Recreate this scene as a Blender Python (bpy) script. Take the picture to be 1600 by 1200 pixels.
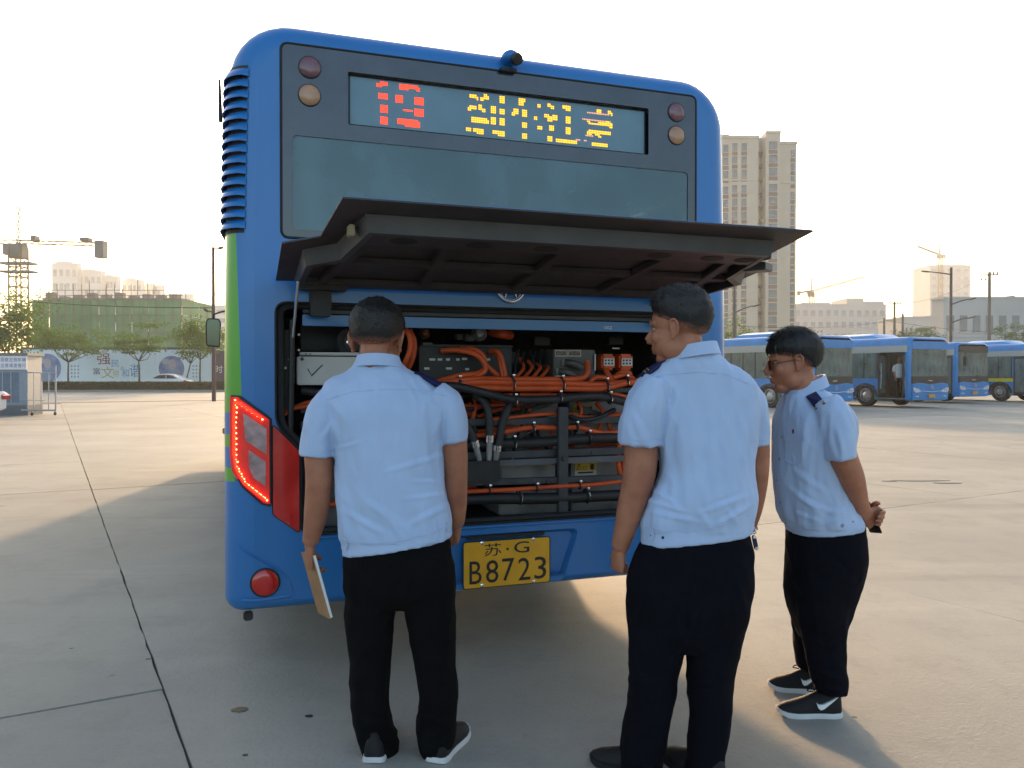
import bpy, bmesh, math, random
from mathutils import Vector, Matrix, noise as mnoise
R = math.radians
scene = bpy.context.scene
C = scene.collection
for o in list(bpy.data.objects): bpy.data.objects.remove(o)

# ---------------------------------------------------------------- camera
FPX, CAMH, HORIZON = 1260.0, 1.40, 585.0
PITCH = math.atan((600 - HORIZON) / FPX)
cam_d = bpy.data.cameras.new('camera'); cam = bpy.data.objects.new('camera', cam_d); C.objects.link(cam)
cam_d.sensor_width = 36; cam_d.sensor_fit = 'HORIZONTAL'; cam_d.lens = 36 * FPX / 1600
cam_d.clip_start = .05; cam_d.clip_end = 5000
cam.location = (0, 0, CAMH); cam.rotation_euler = (R(90) - PITCH, 0, 0)
scene.camera = cam

# ---------------------------------------------------------------- sky, sun, exposure
SUN_AZ, SUN_EL = R(-3.0), R(11.4)          # azimuth measured from +Y towards +X
w = bpy.data.worlds.new('World'); scene.world = w; w.use_nodes = True
wn = w.node_tree; wn.nodes.clear()
sky = wn.nodes.new('ShaderNodeTexSky'); sky.sky_type = 'NISHITA'; sky.sun_disc = False
sky.sun_elevation = SUN_EL; sky.sun_rotation = SUN_AZ
sky.altitude = 0; sky.air_density = 1.0; sky.dust_density = 3.0; sky.ozone_density = 1.0
bg = wn.nodes.new('ShaderNodeBackground'); bg.inputs[1].default_value = .15
wo = wn.nodes.new('ShaderNodeOutputWorld')
wn.links.new(sky.outputs[0], bg.inputs[0]); wn.links.new(bg.outputs[0], wo.inputs[0])
sd = bpy.data.lights.new('sun', 'SUN'); sun = bpy.data.objects.new('sun', sd); C.objects.link(sun)
sd.energy = 2.8; sd.angle = R(2.4); sd.color = (1.0, .64, .35)
sdir = Vector((math.sin(SUN_AZ) * math.cos(SUN_EL), math.cos(SUN_AZ) * math.cos(SUN_EL), math.sin(SUN_EL)))
sun.rotation_euler = sdir.to_track_quat('Z', 'Y').to_euler()
sun.location = (0, -5, 30)
vs = scene.view_settings
vs.view_transform = 'Standard'; vs.look = 'None'; vs.gamma = 1; vs.use_curve_mapping = False
vs.exposure = 1.7

# ---------------------------------------------------------------- pixel helpers (photo pixel -> direction)
def at(x, y, D):
    a = (x - 800) / FPX; b = (600 - y) / FPX
    dy = math.cos(PITCH) + b * math.sin(PITCH); dz = -math.sin(PITCH) + b * math.cos(PITCH)
    t = D / dy
    return Vector((a * t, D, CAMH + dz * t))
def gnd(x, y):
    b = (600 - y) / FPX
    dy = math.cos(PITCH) + b * math.sin(PITCH); dz = -math.sin(PITCH) + b * math.cos(PITCH)
    t = -CAMH / dz
    return Vector(((x - 800) / FPX * t, dy * t, 0))

# ---------------------------------------------------------------- materials
MATS = {}
def mat(name, col, rough=.55, metal=0, var=.12, scale=12, bump=0, bscale=60, coat=0, spec=.5, emit=None, estr=0, col2=None, detail=5, space='Object', sheen=0):
    if name in MATS: return MATS[name]
    m = bpy.data.materials.new(name); m.use_nodes = True
    nt = m.node_tree; b = nt.nodes['Principled BSDF']
    b.inputs['Roughness'].default_value = rough; b.inputs['Metallic'].default_value = metal
    b.inputs['Specular IOR Level'].default_value = spec; b.inputs['Coat Weight'].default_value = coat
    b.inputs['Coat Roughness'].default_value = .08
    if sheen: b.inputs['Sheen Weight'].default_value = sheen
    tc = nt.nodes.new('ShaderNodeTexCoord'); geo = nt.nodes.new('ShaderNodeNewGeometry')
    src = geo.outputs['Position'] if space == 'World' else tc.outputs['Object']
    n = nt.nodes.new('ShaderNodeTexNoise'); n.inputs['Scale'].default_value = scale; n.inputs['Detail'].default_value = detail
    nt.links.new(src, n.inputs['Vector'])
    mx = nt.nodes.new('ShaderNodeMix'); mx.data_type = 'RGBA'
    c2 = col2 if col2 else tuple(max(0, c * (1 - var * 2)) for c in col)
    c1 = col if col2 else tuple(min(1, c * (1 + var * .6)) for c in col)
    mx.inputs[6].default_value = (*c2, 1); mx.inputs[7].default_value = (*c1, 1)
    rp = nt.nodes.new('ShaderNodeMapRange'); rp.inputs[1].default_value = .3; rp.inputs[2].default_value = .7
    nt.links.new(n.outputs[0], rp.inputs[0]); nt.links.new(rp.outputs[0], mx.inputs[0])
    nt.links.new(mx.outputs[2], b.inputs['Base Color'])
    rr = nt.nodes.new('ShaderNodeMapRange'); rr.inputs[3].default_value = max(0, rough - .08); rr.inputs[4].default_value = min(1, rough + .1)
    nt.links.new(n.outputs[0], rr.inputs[0]); nt.links.new(rr.outputs[0], b.inputs['Roughness'])
    if bump:
        n2 = nt.nodes.new('ShaderNodeTexNoise'); n2.inputs['Scale'].default_value = bscale; n2.inputs['Detail'].default_value = 4
        nt.links.new(src, n2.inputs['Vector'])
        bp = nt.nodes.new('ShaderNodeBump'); bp.inputs['Strength'].default_value = bump; bp.inputs['Distance'].default_value = .01
        nt.links.new(n2.outputs[0], bp.inputs['Height']); nt.links.new(bp.outputs[0], b.inputs['Normal'])
    if emit:
        b.inputs['Emission Color'].default_value = (*emit, 1); b.inputs['Emission Strength'].default_value = estr
    MATS[name] = m
    return m

def glass(name, tint, through=.5, rough=.03, dust_refl=.06, dust_refl_col=(.45, .45, .42)):
    """thin tinted pane: fresnel reflection over a tinted see-through layer with a dusty film that also carries painted reflection"""
    if name in MATS: return MATS[name]
    m = bpy.data.materials.new(name); m.use_nodes = True; nt = m.node_tree; nt.nodes.clear()
    N = nt.nodes.new; L = nt.links.new
    out = N('ShaderNodeOutputMaterial'); tr = N('ShaderNodeBsdfTransparent'); tr.inputs[0].default_value = (*[through * t for t in tint], 1)
    gl = N('ShaderNodeBsdfGlossy'); gl.inputs['Roughness'].default_value = rough
    df = N('ShaderNodeBsdfDiffuse'); df.inputs[0].default_value = (*dust_refl_col, 1)  # diffuse film: dirt plus reflected sky put into its colour
    fr = N('ShaderNodeFresnel'); fr.inputs[0].default_value = 1.52
    tc = N('ShaderNodeTexCoord'); mp = N('ShaderNodeMapping'); mp.inputs['Scale'].default_value = (2.2, 2.2, 1.2)
    ns = N('ShaderNodeTexNoise'); ns.inputs['Scale'].default_value = 1.6; ns.inputs['Detail'].default_value = 3
    L(tc.outputs['Object'], mp.inputs[0]); L(mp.outputs[0], ns.inputs[0])
    mr = N('ShaderNodeMapRange'); mr.inputs[1].default_value = .35; mr.inputs[2].default_value = .75; mr.inputs[3].default_value = dust_refl * .75; mr.inputs[4].default_value = dust_refl * 1.35
    L(ns.outputs[0], mr.inputs[0])
    m1 = N('ShaderNodeMixShader'); L(mr.outputs[0], m1.inputs[0]); L(tr.outputs[0], m1.inputs[1]); L(df.outputs[0], m1.inputs[2])
    m2 = N('ShaderNodeMixShader'); L(fr.outputs[0], m2.inputs[0]); L(m1.outputs[0], m2.inputs[1]); L(gl.outputs[0], m2.inputs[2])
    L(m2.outputs[0], out.inputs[0]); MATS[name] = m
    return m

# ---------------------------------------------------------------- mesh builder
class MB:
    def __init__(s): s.v = []; s.f = []
    def add(s, vs_, fs_):
        k = len(s.v); s.v += [Vector(p) for p in vs_]; s.f += [tuple(i + k for i in f) for f in fs_]; return s
    def box(s, c, sz, rot=None):
        hx, hy, hz = sz[0] / 2, sz[1] / 2, sz[2] / 2; c = Vector(c); p = []
        for z in (-hz, hz):
            for y in (-hy, hy):
                for x in (-hx, hx):
                    q = Vector((x, y, z)); p.append(c + (rot @ q if rot else q))
        return s.add(p, [(0, 2, 3, 1), (4, 5, 7, 6), (0, 1, 5, 4), (2, 6, 7, 3), (0, 4, 6, 2), (1, 3, 7, 5)])
    def bx(s, x0, x1, y0, y1, z0, z1): return s.box(((x0 + x1) / 2, (y0 + y1) / 2, (z0 + z1) / 2), (abs(x1 - x0), abs(y1 - y0), abs(z1 - z0)))
    def loft(s, rings, cap=True, close=False):
        n = len(rings[0]); k = len(s.v)
        for r in rings: s.v += [Vector(p) for p in r]
        m = len(rings)
        for i in range(m if close else m - 1):
            a = k + i * n; b = k + ((i + 1) % m) * n
            for j in range(n): s.f.append((a + j, a + (j + 1) % n, b + (j + 1) % n, b + j))
        if cap and not close:
            s.f.append(tuple(k + j for j in reversed(range(n)))); s.f.append(tuple(k + (m - 1) * n + j for j in range(n)))
        return s
    def tube(s, pts, rad, n=10, ref=None, cap=True):
        pts = [Vector(p) for p in pts]; m = len(pts)
        if not isinstance(rad, (list, tuple)): rad = [rad] * m
        rings = []; side = None
        for i in range(m):
            t = (pts[min(i + 1, m - 1)] - pts[max(i - 1, 0)])
            t = t.normalized() if t.length > 1e-9 else Vector((0, 0, 1))
            if ref is not None: sd_ = Vector(ref)
            elif side is not None: sd_ = side
            else: sd_ = Vector((1, 0, 0)) if abs(t.x) < .8 else Vector((0, 1, 0))
            sd_ = sd_ - t * sd_.dot(t)
            if sd_.length < 1e-6: sd_ = t.orthogonal()
            side = sd_.normalized(); up = t.cross(side)
            a, b = rad[i] if isinstance(rad[i], (list, tuple)) else (rad[i], rad[i])
            rings.append([pts[i] + side * (a * math.cos(q)) + up * (b * math.sin(q)) for q in [2 * math.pi * j / n for j in range(n)]])
        return s.loft(rings, cap)
    def cyl(s, c, axis, r, h, n=24, r2=None):
        c = Vector(c); a = Vector(axis).normalized()
        return s.tube([c - a * h / 2, c + a * h / 2], [r, r if r2 is None else r2], n)
    def ell(s, c, r, rot=None, n=20, m=12):
        rings = []
        for i in range(1, m):
            t = math.pi * i / m; ring = []
            for j in range(n):
                q = 2 * math.pi * j / n
                p = Vector((r[0] * math.sin(t) * math.cos(q), r[1] * math.sin(t) * math.sin(q), -r[2] * math.cos(t)))
                ring.append(Vector(c) + (rot @ p if rot else p))
            rings.append(ring)
        return s.loft(rings, True)
    def prism(s, poly, f0, f1):
        """poly: 2D points; f0/f1 map (a,b) -> Vector for the two end faces"""
        n = len(poly); k = len(s.v)
        s.v += [Vector(f0(*p)) for p in poly] + [Vector(f1(*p)) for p in poly]
        s.f.append(tuple(k + j for j in reversed(range(n)))); s.f.append(tuple(k + n + j for j in range(n)))
        for j in range(n): s.f.append((k + j, k + (j + 1) % n, k + n + (j + 1) % n, k + n + j))
        return s
    def lathe(s, prof, c, axis, n=28):
        """prof: (r, h) pairs along the axis"""
        c = Vector(c); a = Vector(axis).normalized(); u = a.orthogonal().normalized(); v = a.cross(u); rings = []
        for r, h in prof: rings.append([c + a * h + (u * math.cos(q) + v * math.sin(q)) * max(r, 1e-4) for q in [2 * math.pi * j / n for j in range(n)]])
        return s.loft(rings, True)
    def torus(s, c, axis, R_, r, n=28, m=8):
        c = Vector(c); a = Vector(axis).normalized(); u = a.orthogonal().normalized(); v = a.cross(u); rings = []
        for i in range(n):
            q = 2 * math.pi * i / n; d = u * math.cos(q) + v * math.sin(q)
            rings.append([c + d * (R_ + r * math.cos(t)) + a * (r * math.sin(t)) for t in [2 * math.pi * j / m for j in range(m)]])
        return s.loft(rings, False, True)
    def build(s, name, m, parent=None, smooth=False, bevel=0, origin=None, angle=38, fix=True):
        me = bpy.data.meshes.new(name)
        o3 = Vector(origin) if origin is not None else Vector((0, 0, 0))
        me.from_pydata([tuple(p - o3) for p in s.v], [], s.f)
        if bevel or fix:
            bm = bmesh.new(); bm.from_mesh(me)
            if fix: bmesh.ops.recalc_face_normals(bm, faces=bm.faces)
            if bevel:
                es = [e for e in bm.edges if len(e.link_faces) == 2 and e.calc_face_angle(0) > .6]
                bmesh.ops.bevel(bm, geom=es, offset=bevel, segments=2, affect='EDGES', clamp_overlap=True)
            bm.to_mesh(me); bm.free()
        if m: me.materials.append(m)
        if smooth or bevel:
            me.shade_smooth() if hasattr(me, 'shade_smooth') else None
            me.set_sharp_from_angle(angle=R(angle))
        ob = bpy.data.objects.new(name, me); C.objects.link(ob)
        if parent is not None: ob.parent = parent
        elif origin is not None: ob.location = o3
        return ob

def empty(name, loc=(0, 0, 0), rz=0, parent=None):
    o = bpy.data.objects.new(name, None); C.objects.link(o); o.location = loc; o.rotation_euler = (0, 0, rz)
    o.empty_display_size = .3
    if parent: o.parent = parent
    return o
def tag(o, label=None, cat=None, group=None, kind=None):
    if label: o['label'] = label
    if cat: o['category'] = cat
    if group: o['group'] = group
    if kind: o['kind'] = kind
    return o
def inst(src, parent, loc=(0, 0, 0), rz=0, scale=None):
    o = src.copy(); C.objects.link(o); o.parent = parent; o.location = loc; o.rotation_euler = (0, 0, rz)
    if scale: o.scale = scale
    return o
def remesh(mb, voxel, smooth=3, fac=.5):
    me = bpy.data.meshes.new('tmp'); me.from_pydata([tuple(p) for p in mb.v], [], mb.f)
    bm = bmesh.new(); bm.from_mesh(me); bmesh.ops.recalc_face_normals(bm, faces=bm.faces); bm.to_mesh(me); bm.free()
    ob = bpy.data.objects.new('tmp', me); C.objects.link(ob)
    md = ob.modifiers.new('r', 'REMESH'); md.mode = 'VOXEL'; md.voxel_size = voxel
    if smooth:
        sm = ob.modifiers.new('s', 'SMOOTH'); sm.factor = fac; sm.iterations = smooth
    dg = bpy.context.evaluated_depsgraph_get(); ev = ob.evaluated_get(dg); m2 = ev.to_mesh()
    out = MB(); out.v = [v.co.copy() for v in m2.vertices]; out.f = [tuple(p.vertices) for p in m2.polygons]
    out.n = [v.normal.copy() for v in m2.vertices]
    ev.to_mesh_clear(); bpy.data.objects.remove(ob); bpy.data.meshes.remove(me)
    return out
def text_mesh(s, size):
    cu = bpy.data.curves.new('txt', 'FONT'); cu.body = s; cu.size = size; cu.align_x = 'CENTER'; cu.align_y = 'CENTER'
    cu.resolution_u = 3
    ob = bpy.data.objects.new('txt', cu); C.objects.link(ob)
    dg = bpy.context.evaluated_depsgraph_get(); me = bpy.data.meshes.new_from_object(ob.evaluated_get(dg))
    bpy.data.objects.remove(ob); bpy.data.curves.remove(cu)
    return me
def text_obj(name, s, size, m, parent, mtx, sx=1.0, fit=None, bold=0):
    """flat lettering: glyph outlines as a mesh; mtx maps text x/y/normal into the parent's space"""
    me = text_mesh(s, size); vs_ = [v.co.copy() for v in me.vertices]
    if fit and vs_:
        x0 = min(v.x for v in vs_); x1 = max(v.x for v in vs_); y0 = min(v.y for v in vs_); y1 = max(v.y for v in vs_)
        for v in me.vertices:
            v.co.x = (v.co.x - (x0 + x1) / 2) * fit[0] / max(1e-6, x1 - x0); v.co.y = (v.co.y - (y0 + y1) / 2) * fit[1] / max(1e-6, y1 - y0)
    for v in me.vertices: v.co = mtx @ Vector((v.co.x * sx, v.co.y, 0))
    me.name = name; me.materials.clear(); me.materials.append(m)
    o = bpy.data.objects.new(name, me); C.objects.link(o); o.parent = parent
    return o
# ================================================================ ground
def concrete_mat():
    m = bpy.data.materials.new('concrete'); m.use_nodes = True; nt = m.node_tree; N = nt.nodes.new; L = nt.links.new
    b = nt.nodes['Principled BSDF']; geo = N('ShaderNodeNewGeometry'); oi = N('ShaderNodeObjectInfo')
    def nz(sc, det=6, rough=.6, stretch=None):
        n = N('ShaderNodeTexNoise'); n.inputs['Scale'].default_value = sc; n.inputs['Detail'].default_value = det; n.inputs['Roughness'].default_value = rough
        if stretch:
            mp = N('ShaderNodeMapping'); mp.inputs['Rotation'].default_value = (0, 0, R(30)); mp.inputs['Scale'].default_value = stretch
            L(geo.outputs['Position'], mp.inputs[0]); L(mp.outputs[0], n.inputs['Vector'])
        else: L(geo.outputs['Position'], n.inputs['Vector'])
        return n
    def mixc(fac, a, bcol):
        x = N('ShaderNodeMix'); x.data_type = 'RGBA'
        L(fac, x.inputs[0])
        if isinstance(a, tuple): x.inputs[6].default_value = (*a, 1)
        else: L(a, x.inputs[6])
        x.inputs[7].default_value = (*bcol, 1); return x.outputs[2]
    def rng(n, a, bb, c=0, d=1):
        r = N('ShaderNodeMapRange'); r.inputs[1].default_value = a; r.inputs[2].default_value = bb; r.inputs[3].default_value = c; r.inputs[4].default_value = d
        L(n.outputs[0], r.inputs[0]); return r.outputs[0]
    c = mixc(rng(nz(.35, 7), .35, .68), (.345, .33, .28), (.255, .245, .212))
    c = mixc(rng(nz(1.6, 8, .7), .5, .78, 0, .6), c, (.185, .178, .158))
    c = mixc(rng(nz(.9, 6, .6, (.25, 2.2, 1)), .56, .75, 0, .5), c, (.40, .378, .32))
    c = mixc(rng(nz(55, 3, .7), .55, .8, 0, .45), c, (.18, .172, .15))
    c = mixc(rng(nz(2.3, 3, .5), .745, .775, 0, .75), c, (.085, .08, .075))
    c = mixc(rng(nz(7, 8, .75), .56, .72, 0, .45), c, (.20, .19, .165))
    c = mixc(rng(nz(.55, 5, .6, (.12, 3.0, 1)), .60, .72, 0, .38), c, (.15, .142, .125))
    v = N('ShaderNodeTexVoronoi'); v.inputs['Scale'].default_value = 1.9; L(geo.outputs['Position'], v.inputs['Vector'])
    c = mixc(rng(v, .022, .03, .8, 0), c, (.06, .055, .05))
    hs = N('ShaderNodeHueSaturation'); L(c, hs.inputs['Color'])
    rv = N('ShaderNodeMapRange'); rv.inputs[3].default_value = .93; rv.inputs[4].default_value = 1.06; L(oi.outputs['Random'], rv.inputs[0]); L(rv.outputs[0], hs.inputs['Value'])
    L(hs.outputs[0], b.inputs['Base Color']); b.inputs['Roughness'].default_value = .78
    b.inputs['Specular IOR Level'].default_value = .35
    bp = N('ShaderNodeBump'); bp.inputs['Strength'].default_value = .45; bp.inputs['Distance'].default_value = .01
    L(nz(42, 9, .75).outputs[0], bp.inputs['Height']); L(bp.outputs[0], b.inputs['Normal'])
    MATS['concrete'] = m; return m
M_CONC = concrete_mat()
M_JOINT = mat('joint_filler', (.035, .033, .03), .9, space='World')
g = MB()
g.add([(-900, -60, -.03), (900, -60, -.03), (900, 1500, -.03), (-900, 1500, -.03)], [(0, 1, 2, 3)])
ground = g.build('ground', M_CONC, fix=False); tag(ground, 'wide pale concrete bus yard running to the horizon', 'ground', kind='structure')
# joint bed under the cast slabs, then the slabs themselves as pieces of the ground
E1 = Vector((-.497, .868)).normalized(); E2 = Vector((E1.y, -E1.x))
jb = MB(); rngs = []
def slab_pt(a, b, z): p = E2 * a + E1 * b; return Vector((p.x, p.y, z))
jb.add([slab_pt(-31, -20, -.014), slab_pt(31, -20, -.014), slab_pt(31, 47, -.014), slab_pt(-31, 47, -.014)], [(0, 1, 2, 3)])
jb.build('slab_joint_bed', M_JOINT, ground, fix=False)
rs = random.Random(5)
def slab(a0, a1, b0, b1):
    gsz = .0055
    m = MB(); n = 22
    jit = [[rs.gauss(0, .0018) + (rs.random() < .07) * rs.uniform(.003, .010) for _ in range(n + 1)] for _ in range(4)]
    top = []
    for i in range(n): top.append((a0 + gsz + (a1 - a0 - 2 * gsz) * i / n, b0 + gsz + jit[0][i]))
    for i in range(n): top.append((a1 - gsz + jit[1][i], b0 + gsz + (b1 - b0 - 2 * gsz) * i / n))
    for i in range(n): top.append((a1 - gsz - (a1 - a0 - 2 * gsz) * i / n, b1 - gsz + jit[2][i]))
    for i in range(n): top.append((a0 + gsz + jit[3][i], b1 - gsz - (b1 - b0 - 2 * gsz) * i / n))
    dz = rs.uniform(-.002, .002)
    m.prism(top, lambda a, b: slab_pt(a, b, -.025), lambda a, b: slab_pt(a, b, dz))
    return m.build('concrete_slab', M_CONC, ground)
for i in range(-7, 7):
    a0 = .427 + 4.34 * i; a1 = a0 + 4.34
    left = i < 0
    st, ph = (3.6, 3.87) if left else (5.65, 5.36)
    k0 = int((-18 - ph) / st)
    for k in range(k0, 16):
        b0 = ph + st * k; b1 = b0 + st
        if b1 > 46: break
        slab(a0, a1, b0, b1)

for sx_, sy_, rx_, ry_, cc in ((375, 1110, .035, .026, (.07, .055, .03)), (483, 1120, .016, .012, (.03, .028, .025)), (383, 1181, .010, .008, (.03, .028, .025)), (1390, 752, .10, .05, (.10, .095, .085)), (1435, 751, .35, .06, (.12, .113, .10)), (1480, 755, .16, .05, (.10, .095, .085))):
    q = gnd(sx_, sy_); rr_ = random.Random(sx_)
    pl = [(rx_ * (1 + rr_.uniform(-.2, .2)) * math.cos(t), ry_ * (1 + rr_.uniform(-.2, .2)) * math.sin(t)) for t in [2 * math.pi * i / 18 for i in range(18)]]
    MB().prism(pl, lambda a, b: (q.x + a, q.y + b, .001), lambda a, b: (q.x + a, q.y + b, .0045)).build('ground_stain', mat('stain_%d' % sx_, cc, .6, space='World', var=.2), ground)
# ================================================================ the bus being inspected
BROT = R(19.3); P0 = Vector((-1.2286, 3.441, 0))
bus = empty('city_bus', P0, BROT)
tag(bus, 'blue city bus seen from behind with its rear engine hatch raised', 'bus')
BM = Matrix.Translation(P0) @ Matrix.Rotation(BROT, 4, 'Z'); BMI = BM.inverted()
def rp(x, y, dep=0.0):
    """photo pixel -> point of the bus (local) on the plane dep metres inside the rear face"""
    o = BMI @ Vector((0, 0, CAMH)); d = (BMI.to_3x3() @ (at(x, y, 1.0) - Vector((0, 0, CAMH))))
    t = (dep - o.y) / d.y
    return o + d * t
W, L = 2.55, 10.5
RS, RT, RB = .12, .10, .05
def outline(ins, z0=.36, z1=2.95, n=8):
    """cross-section loop (x,z); ins = fraction 0..1 of the edge rounding"""
    xs, zt, zb = RS * ins, z1 - RT * ins, z0 + RB * ins
    rt = .26 - .08 * ins; rb = .07 - .02 * ins; tum = .035
    def sx(z): return xs + tum * max(0, (z - 1.3) / 1.65) ** 1.5
    P = []
    for i in range(n + 1):                                       # bottom left corner
        a = R(270 - 90 * i / n); P.append((xs + rb + rb * math.cos(a), zb + rb + rb * math.sin(a)))
    for z in (.8, 1.1, 1.45, 1.7, 2.0, 2.25, 2.437, 2.55): P.append((sx(z), z))
    xt = sx(zt - rt)
    for i in range(n + 1):
        a = R(180 - 90 * i / n); P.append((xt + rt + rt * math.cos(a), zt - rt + rt * math.sin(a)))
    P = P + [(W - x, z) for x, z in reversed(P)]
    return P
def rear_y(x):
    x = min(x, W - x)
    if x >= RS: return 0.0
    c = max(0.0, 1 - (1 - x / RS)) ; q = 1 - max(0, x) / RS
    return RS * (1 - math.sqrt(max(0, 1 - q * q)))

def paint_mat():
    m = bpy.data.materials.new('bus_paint'); m.use_nodes = True; nt = m.node_tree; N = nt.nodes.new; K = nt.links.new
    b = nt.nodes['Principled BSDF']; tc = N('ShaderNodeTexCoord'); sp = N('ShaderNodeSeparateXYZ'); K(tc.outputs['Object'], sp.inputs[0])
    def mth(op, a, bb=None):
        x = N('ShaderNodeMath'); x.operation = op
        for i, q in enumerate((a, bb)):
            if q is None: continue
            if isinstance(q, (int, float)): x.inputs[i].default_value = q
            else: K(q, x.inputs[i])
        return x.outputs[0]
    X, Y, Z = sp.outputs
    def band(v, lo, hi): return mth('MULTIPLY', mth('GREATER_THAN', v, lo), mth('LESS_THAN', v, hi))
    # green livery sweeping round the left flank: upper tongue and three stripes
    edge = mth('ADD', mth('MULTIPLY', mth('SUBTRACT', Z, 1.25), -.028), .072)
    tongue = mth('MULTIPLY', mth('LESS_THAN', X, edge), band(Z, 1.235, 2.02))
    st = mth('ADD', band(Z, 1.085, 1.14), mth('ADD', band(Z, .935, .995), 0))
    st = mth('MULTIPLY', st, mth('LESS_THAN', X, .042))
    yel = mth('MULTIPLY', band(Z, 1.2, 2.02), mth('MULTIPLY', mth('LESS_THAN', X, .02), mth('GREATER_THAN', Y, .22)))
    gm = mth('MINIMUM', mth('ADD', tongue, st), 1.0)
    ns = N('ShaderNodeTexNoise'); ns.inputs['Scale'].default_value = 3; ns.inputs['Detail'].default_value = 6; K(tc.outputs['Object'], ns.inputs[0])
    def mixc(f, a, c):
        x = N('ShaderNodeMix'); x.data_type = 'RGBA'
        (K(f, x.inputs[0]) if not isinstance(f, float) else None)
        for i, q in ((6, a), (7, c)):
            if isinstance(q, tuple): x.inputs[i].default_value = (*q, 1)
            else: K(q, x.inputs[i])
        return x.outputs[2]
    blue = mixc(ns.outputs[0], (.003, .125, .37), (.006, .165, .47))
    c = mixc(gm, blue, (.10, .36, .035)); c = mixc(yel, c, (.30, .46, .05))
    # road film: brownish dust with its own blotchy shape, thicker low on the body
    n2 = N('ShaderNodeTexNoise'); n2.inputs['Scale'].default_value = 6; n2.inputs['Detail'].default_value = 8; K(tc.outputs['Object'], n2.inputs[0])
    dz = N('ShaderNodeMapRange'); dz.inputs[1].default_value = .35; dz.inputs[2].default_value = 1.0; dz.inputs[3].default_value = .20; dz.inputs[4].default_value = .03; K(Z, dz.inputs[0])
    c = mixc(mth('MULTIPLY', n2.outputs[0], dz.outputs[0]), c, (.16, .15, .14))
    K(c, b.inputs['Base Color'])
    b.inputs['Roughness'].default_value = .36; b.inputs['Coat Weight'].default_value = .35; b.inputs['Coat Roughness'].default_value = .12
    bp = N('ShaderNodeBump'); bp.inputs['Strength'].default_value = .04; bp.inputs['Distance'].default_value = .05
    n3 = N('ShaderNodeTexNoise'); n3.inputs['Scale'].default_value = 2.2; K(tc.outputs['Object'], n3.inputs[0]); K(n3.outputs[0], bp.inputs['Height']); K(bp.outputs[0], b.inputs['Normal'])
    return m
M_BUS = paint_mat()
M_BLK = mat('black_plastic', (.012, .012, .013), .5, var=.2, bump=.1)
M_RUB = mat('rubber', (.012, .012, .012), .75, var=.2, bump=.15)
M_FRIT = mat('black_window_glass', (.036, .048, .068), .13, spec=.7, var=.2, scale=4)  # base raised to grey-blue to stand in for reflected sky
M_STEEL = mat('grey_frame_steel', (.055, .06, .068), .5, metal=.2, var=.2, bump=.08)
M_ALU = mat('aluminium_case', (.42, .42, .42), .42, metal=.55, var=.12, bump=.05)
M_ORG = mat('orange_cable', (.62, .085, .012), .5, var=.18, scale=7, bump=.06)
M_HOSE = mat('black_hose', (.016, .016, .018), .55, var=.2, bump=.15, bscale=90)
M_CHR = mat('chrome', (.75, .75, .77), .14, metal=1, var=.06)
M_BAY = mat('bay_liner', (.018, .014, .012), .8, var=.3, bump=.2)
M_UND = mat('hatch_underside', (.030, .023, .020), .6, var=.25, scale=5, bump=.1, col2=(.046, .037, .032))
M_RAIL = mat('hatch_rail', (.058, .059, .061), .5, metal=.15, var=.2, scale=6)
M_GLASS = glass('tinted_pane', (.62, .78, .78), .6, .04, .36, (.21, .37, .42))  # teal film on the dusty pane paints in the sky's reflection

# ---- body shell (window openings cut into both flanks)
ys = []
for i in range(7):
    t = R(90 * i / 6); ys.append((RS * (1 - math.cos(t)), 1 - math.sin(t)))
WIN = [(.585, 2.05), (2.13, 3.6), (3.68, 5.1), (5.18, 6.6), (6.68, 8.0)]
st_y = sorted(set([RS] + [q for ab in WIN for q in ab] + [9.2, L - .12]))
rings = [[(x, y, z) for x, z in outline(f)] for y, f in ys]
rings += [[(x, y, z) for x, z in outline(0)] for y in st_y[1:]]
for i in range(1, 7):
    t = R(90 * i / 6); rings.append([(x, L - .12 + .12 * math.sin(t), z) for x, z in outline(1 - math.cos(t))])
mb = MB(); n = len(rings[0])
for r in rings: mb.v += [Vector(p) for p in r]
def in_win(p, q):
    ymid = (p[1] + q[1]) / 2; zmid = (p[2] + q[2]) / 2
    return any(a < ymid < b for a, b in WIN) and 1.45 < zmid < 2.437
for i in range(len(rings) - 1):
    for j in range(n):
        a, b2 = rings[i][j], rings[i + 1][(j + 1) % n]
        if in_win(a, b2): continue
        mb.f.append((i * n + j, i * n + (j + 1) % n, (i + 1) * n + (j + 1) % n, (i + 1) * n + j))
body = mb.build('body', M_BUS, bus, smooth=True)
# ---- flat rear panel with its openings
def rrect(x0, x1, z0, z1, r, n=6):
    P = []
    for cx, cz, a0 in ((x0 + r, z0 + r, 180), (x1 - r, z0 + r, 270), (x1 - r, z1 - r, 0), (x0 + r, z1 - r, 90)):
        for i in range(n + 1): a = R(a0 + 90 * i / n); P.append((cx + r * math.cos(a), cz + r * math.sin(a)))
    return P
def mirror_loop(half): return half + [(W - x, z) for x, z in reversed(half)]
def rounded(poly, r, n=4):
    out = []; k = len(poly)
    for i in range(k):
        p, a, b = Vector(poly[i]), Vector(poly[i - 1]), Vector(poly[(i + 1) % k])
        da, db = (a - p), (b - p); rr = min(r, da.length * .45, db.length * .45)
        s, e = p + da.normalized() * rr, p + db.normalized() * rr
        for j in range(n + 1):
            t = j / n; q = s * (1 - t) ** 2 + p * 2 * t * (1 - t) + e * t * t; out.append((q.x, q.y))
    return out
OPEN = rounded(mirror_loop([(.318, .69), (.318, 1.065), (.212, 1.18), (.212, 1.715)]), .05)
WINR = rrect(.235, 2.315, 1.995, 2.845, .03)
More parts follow.
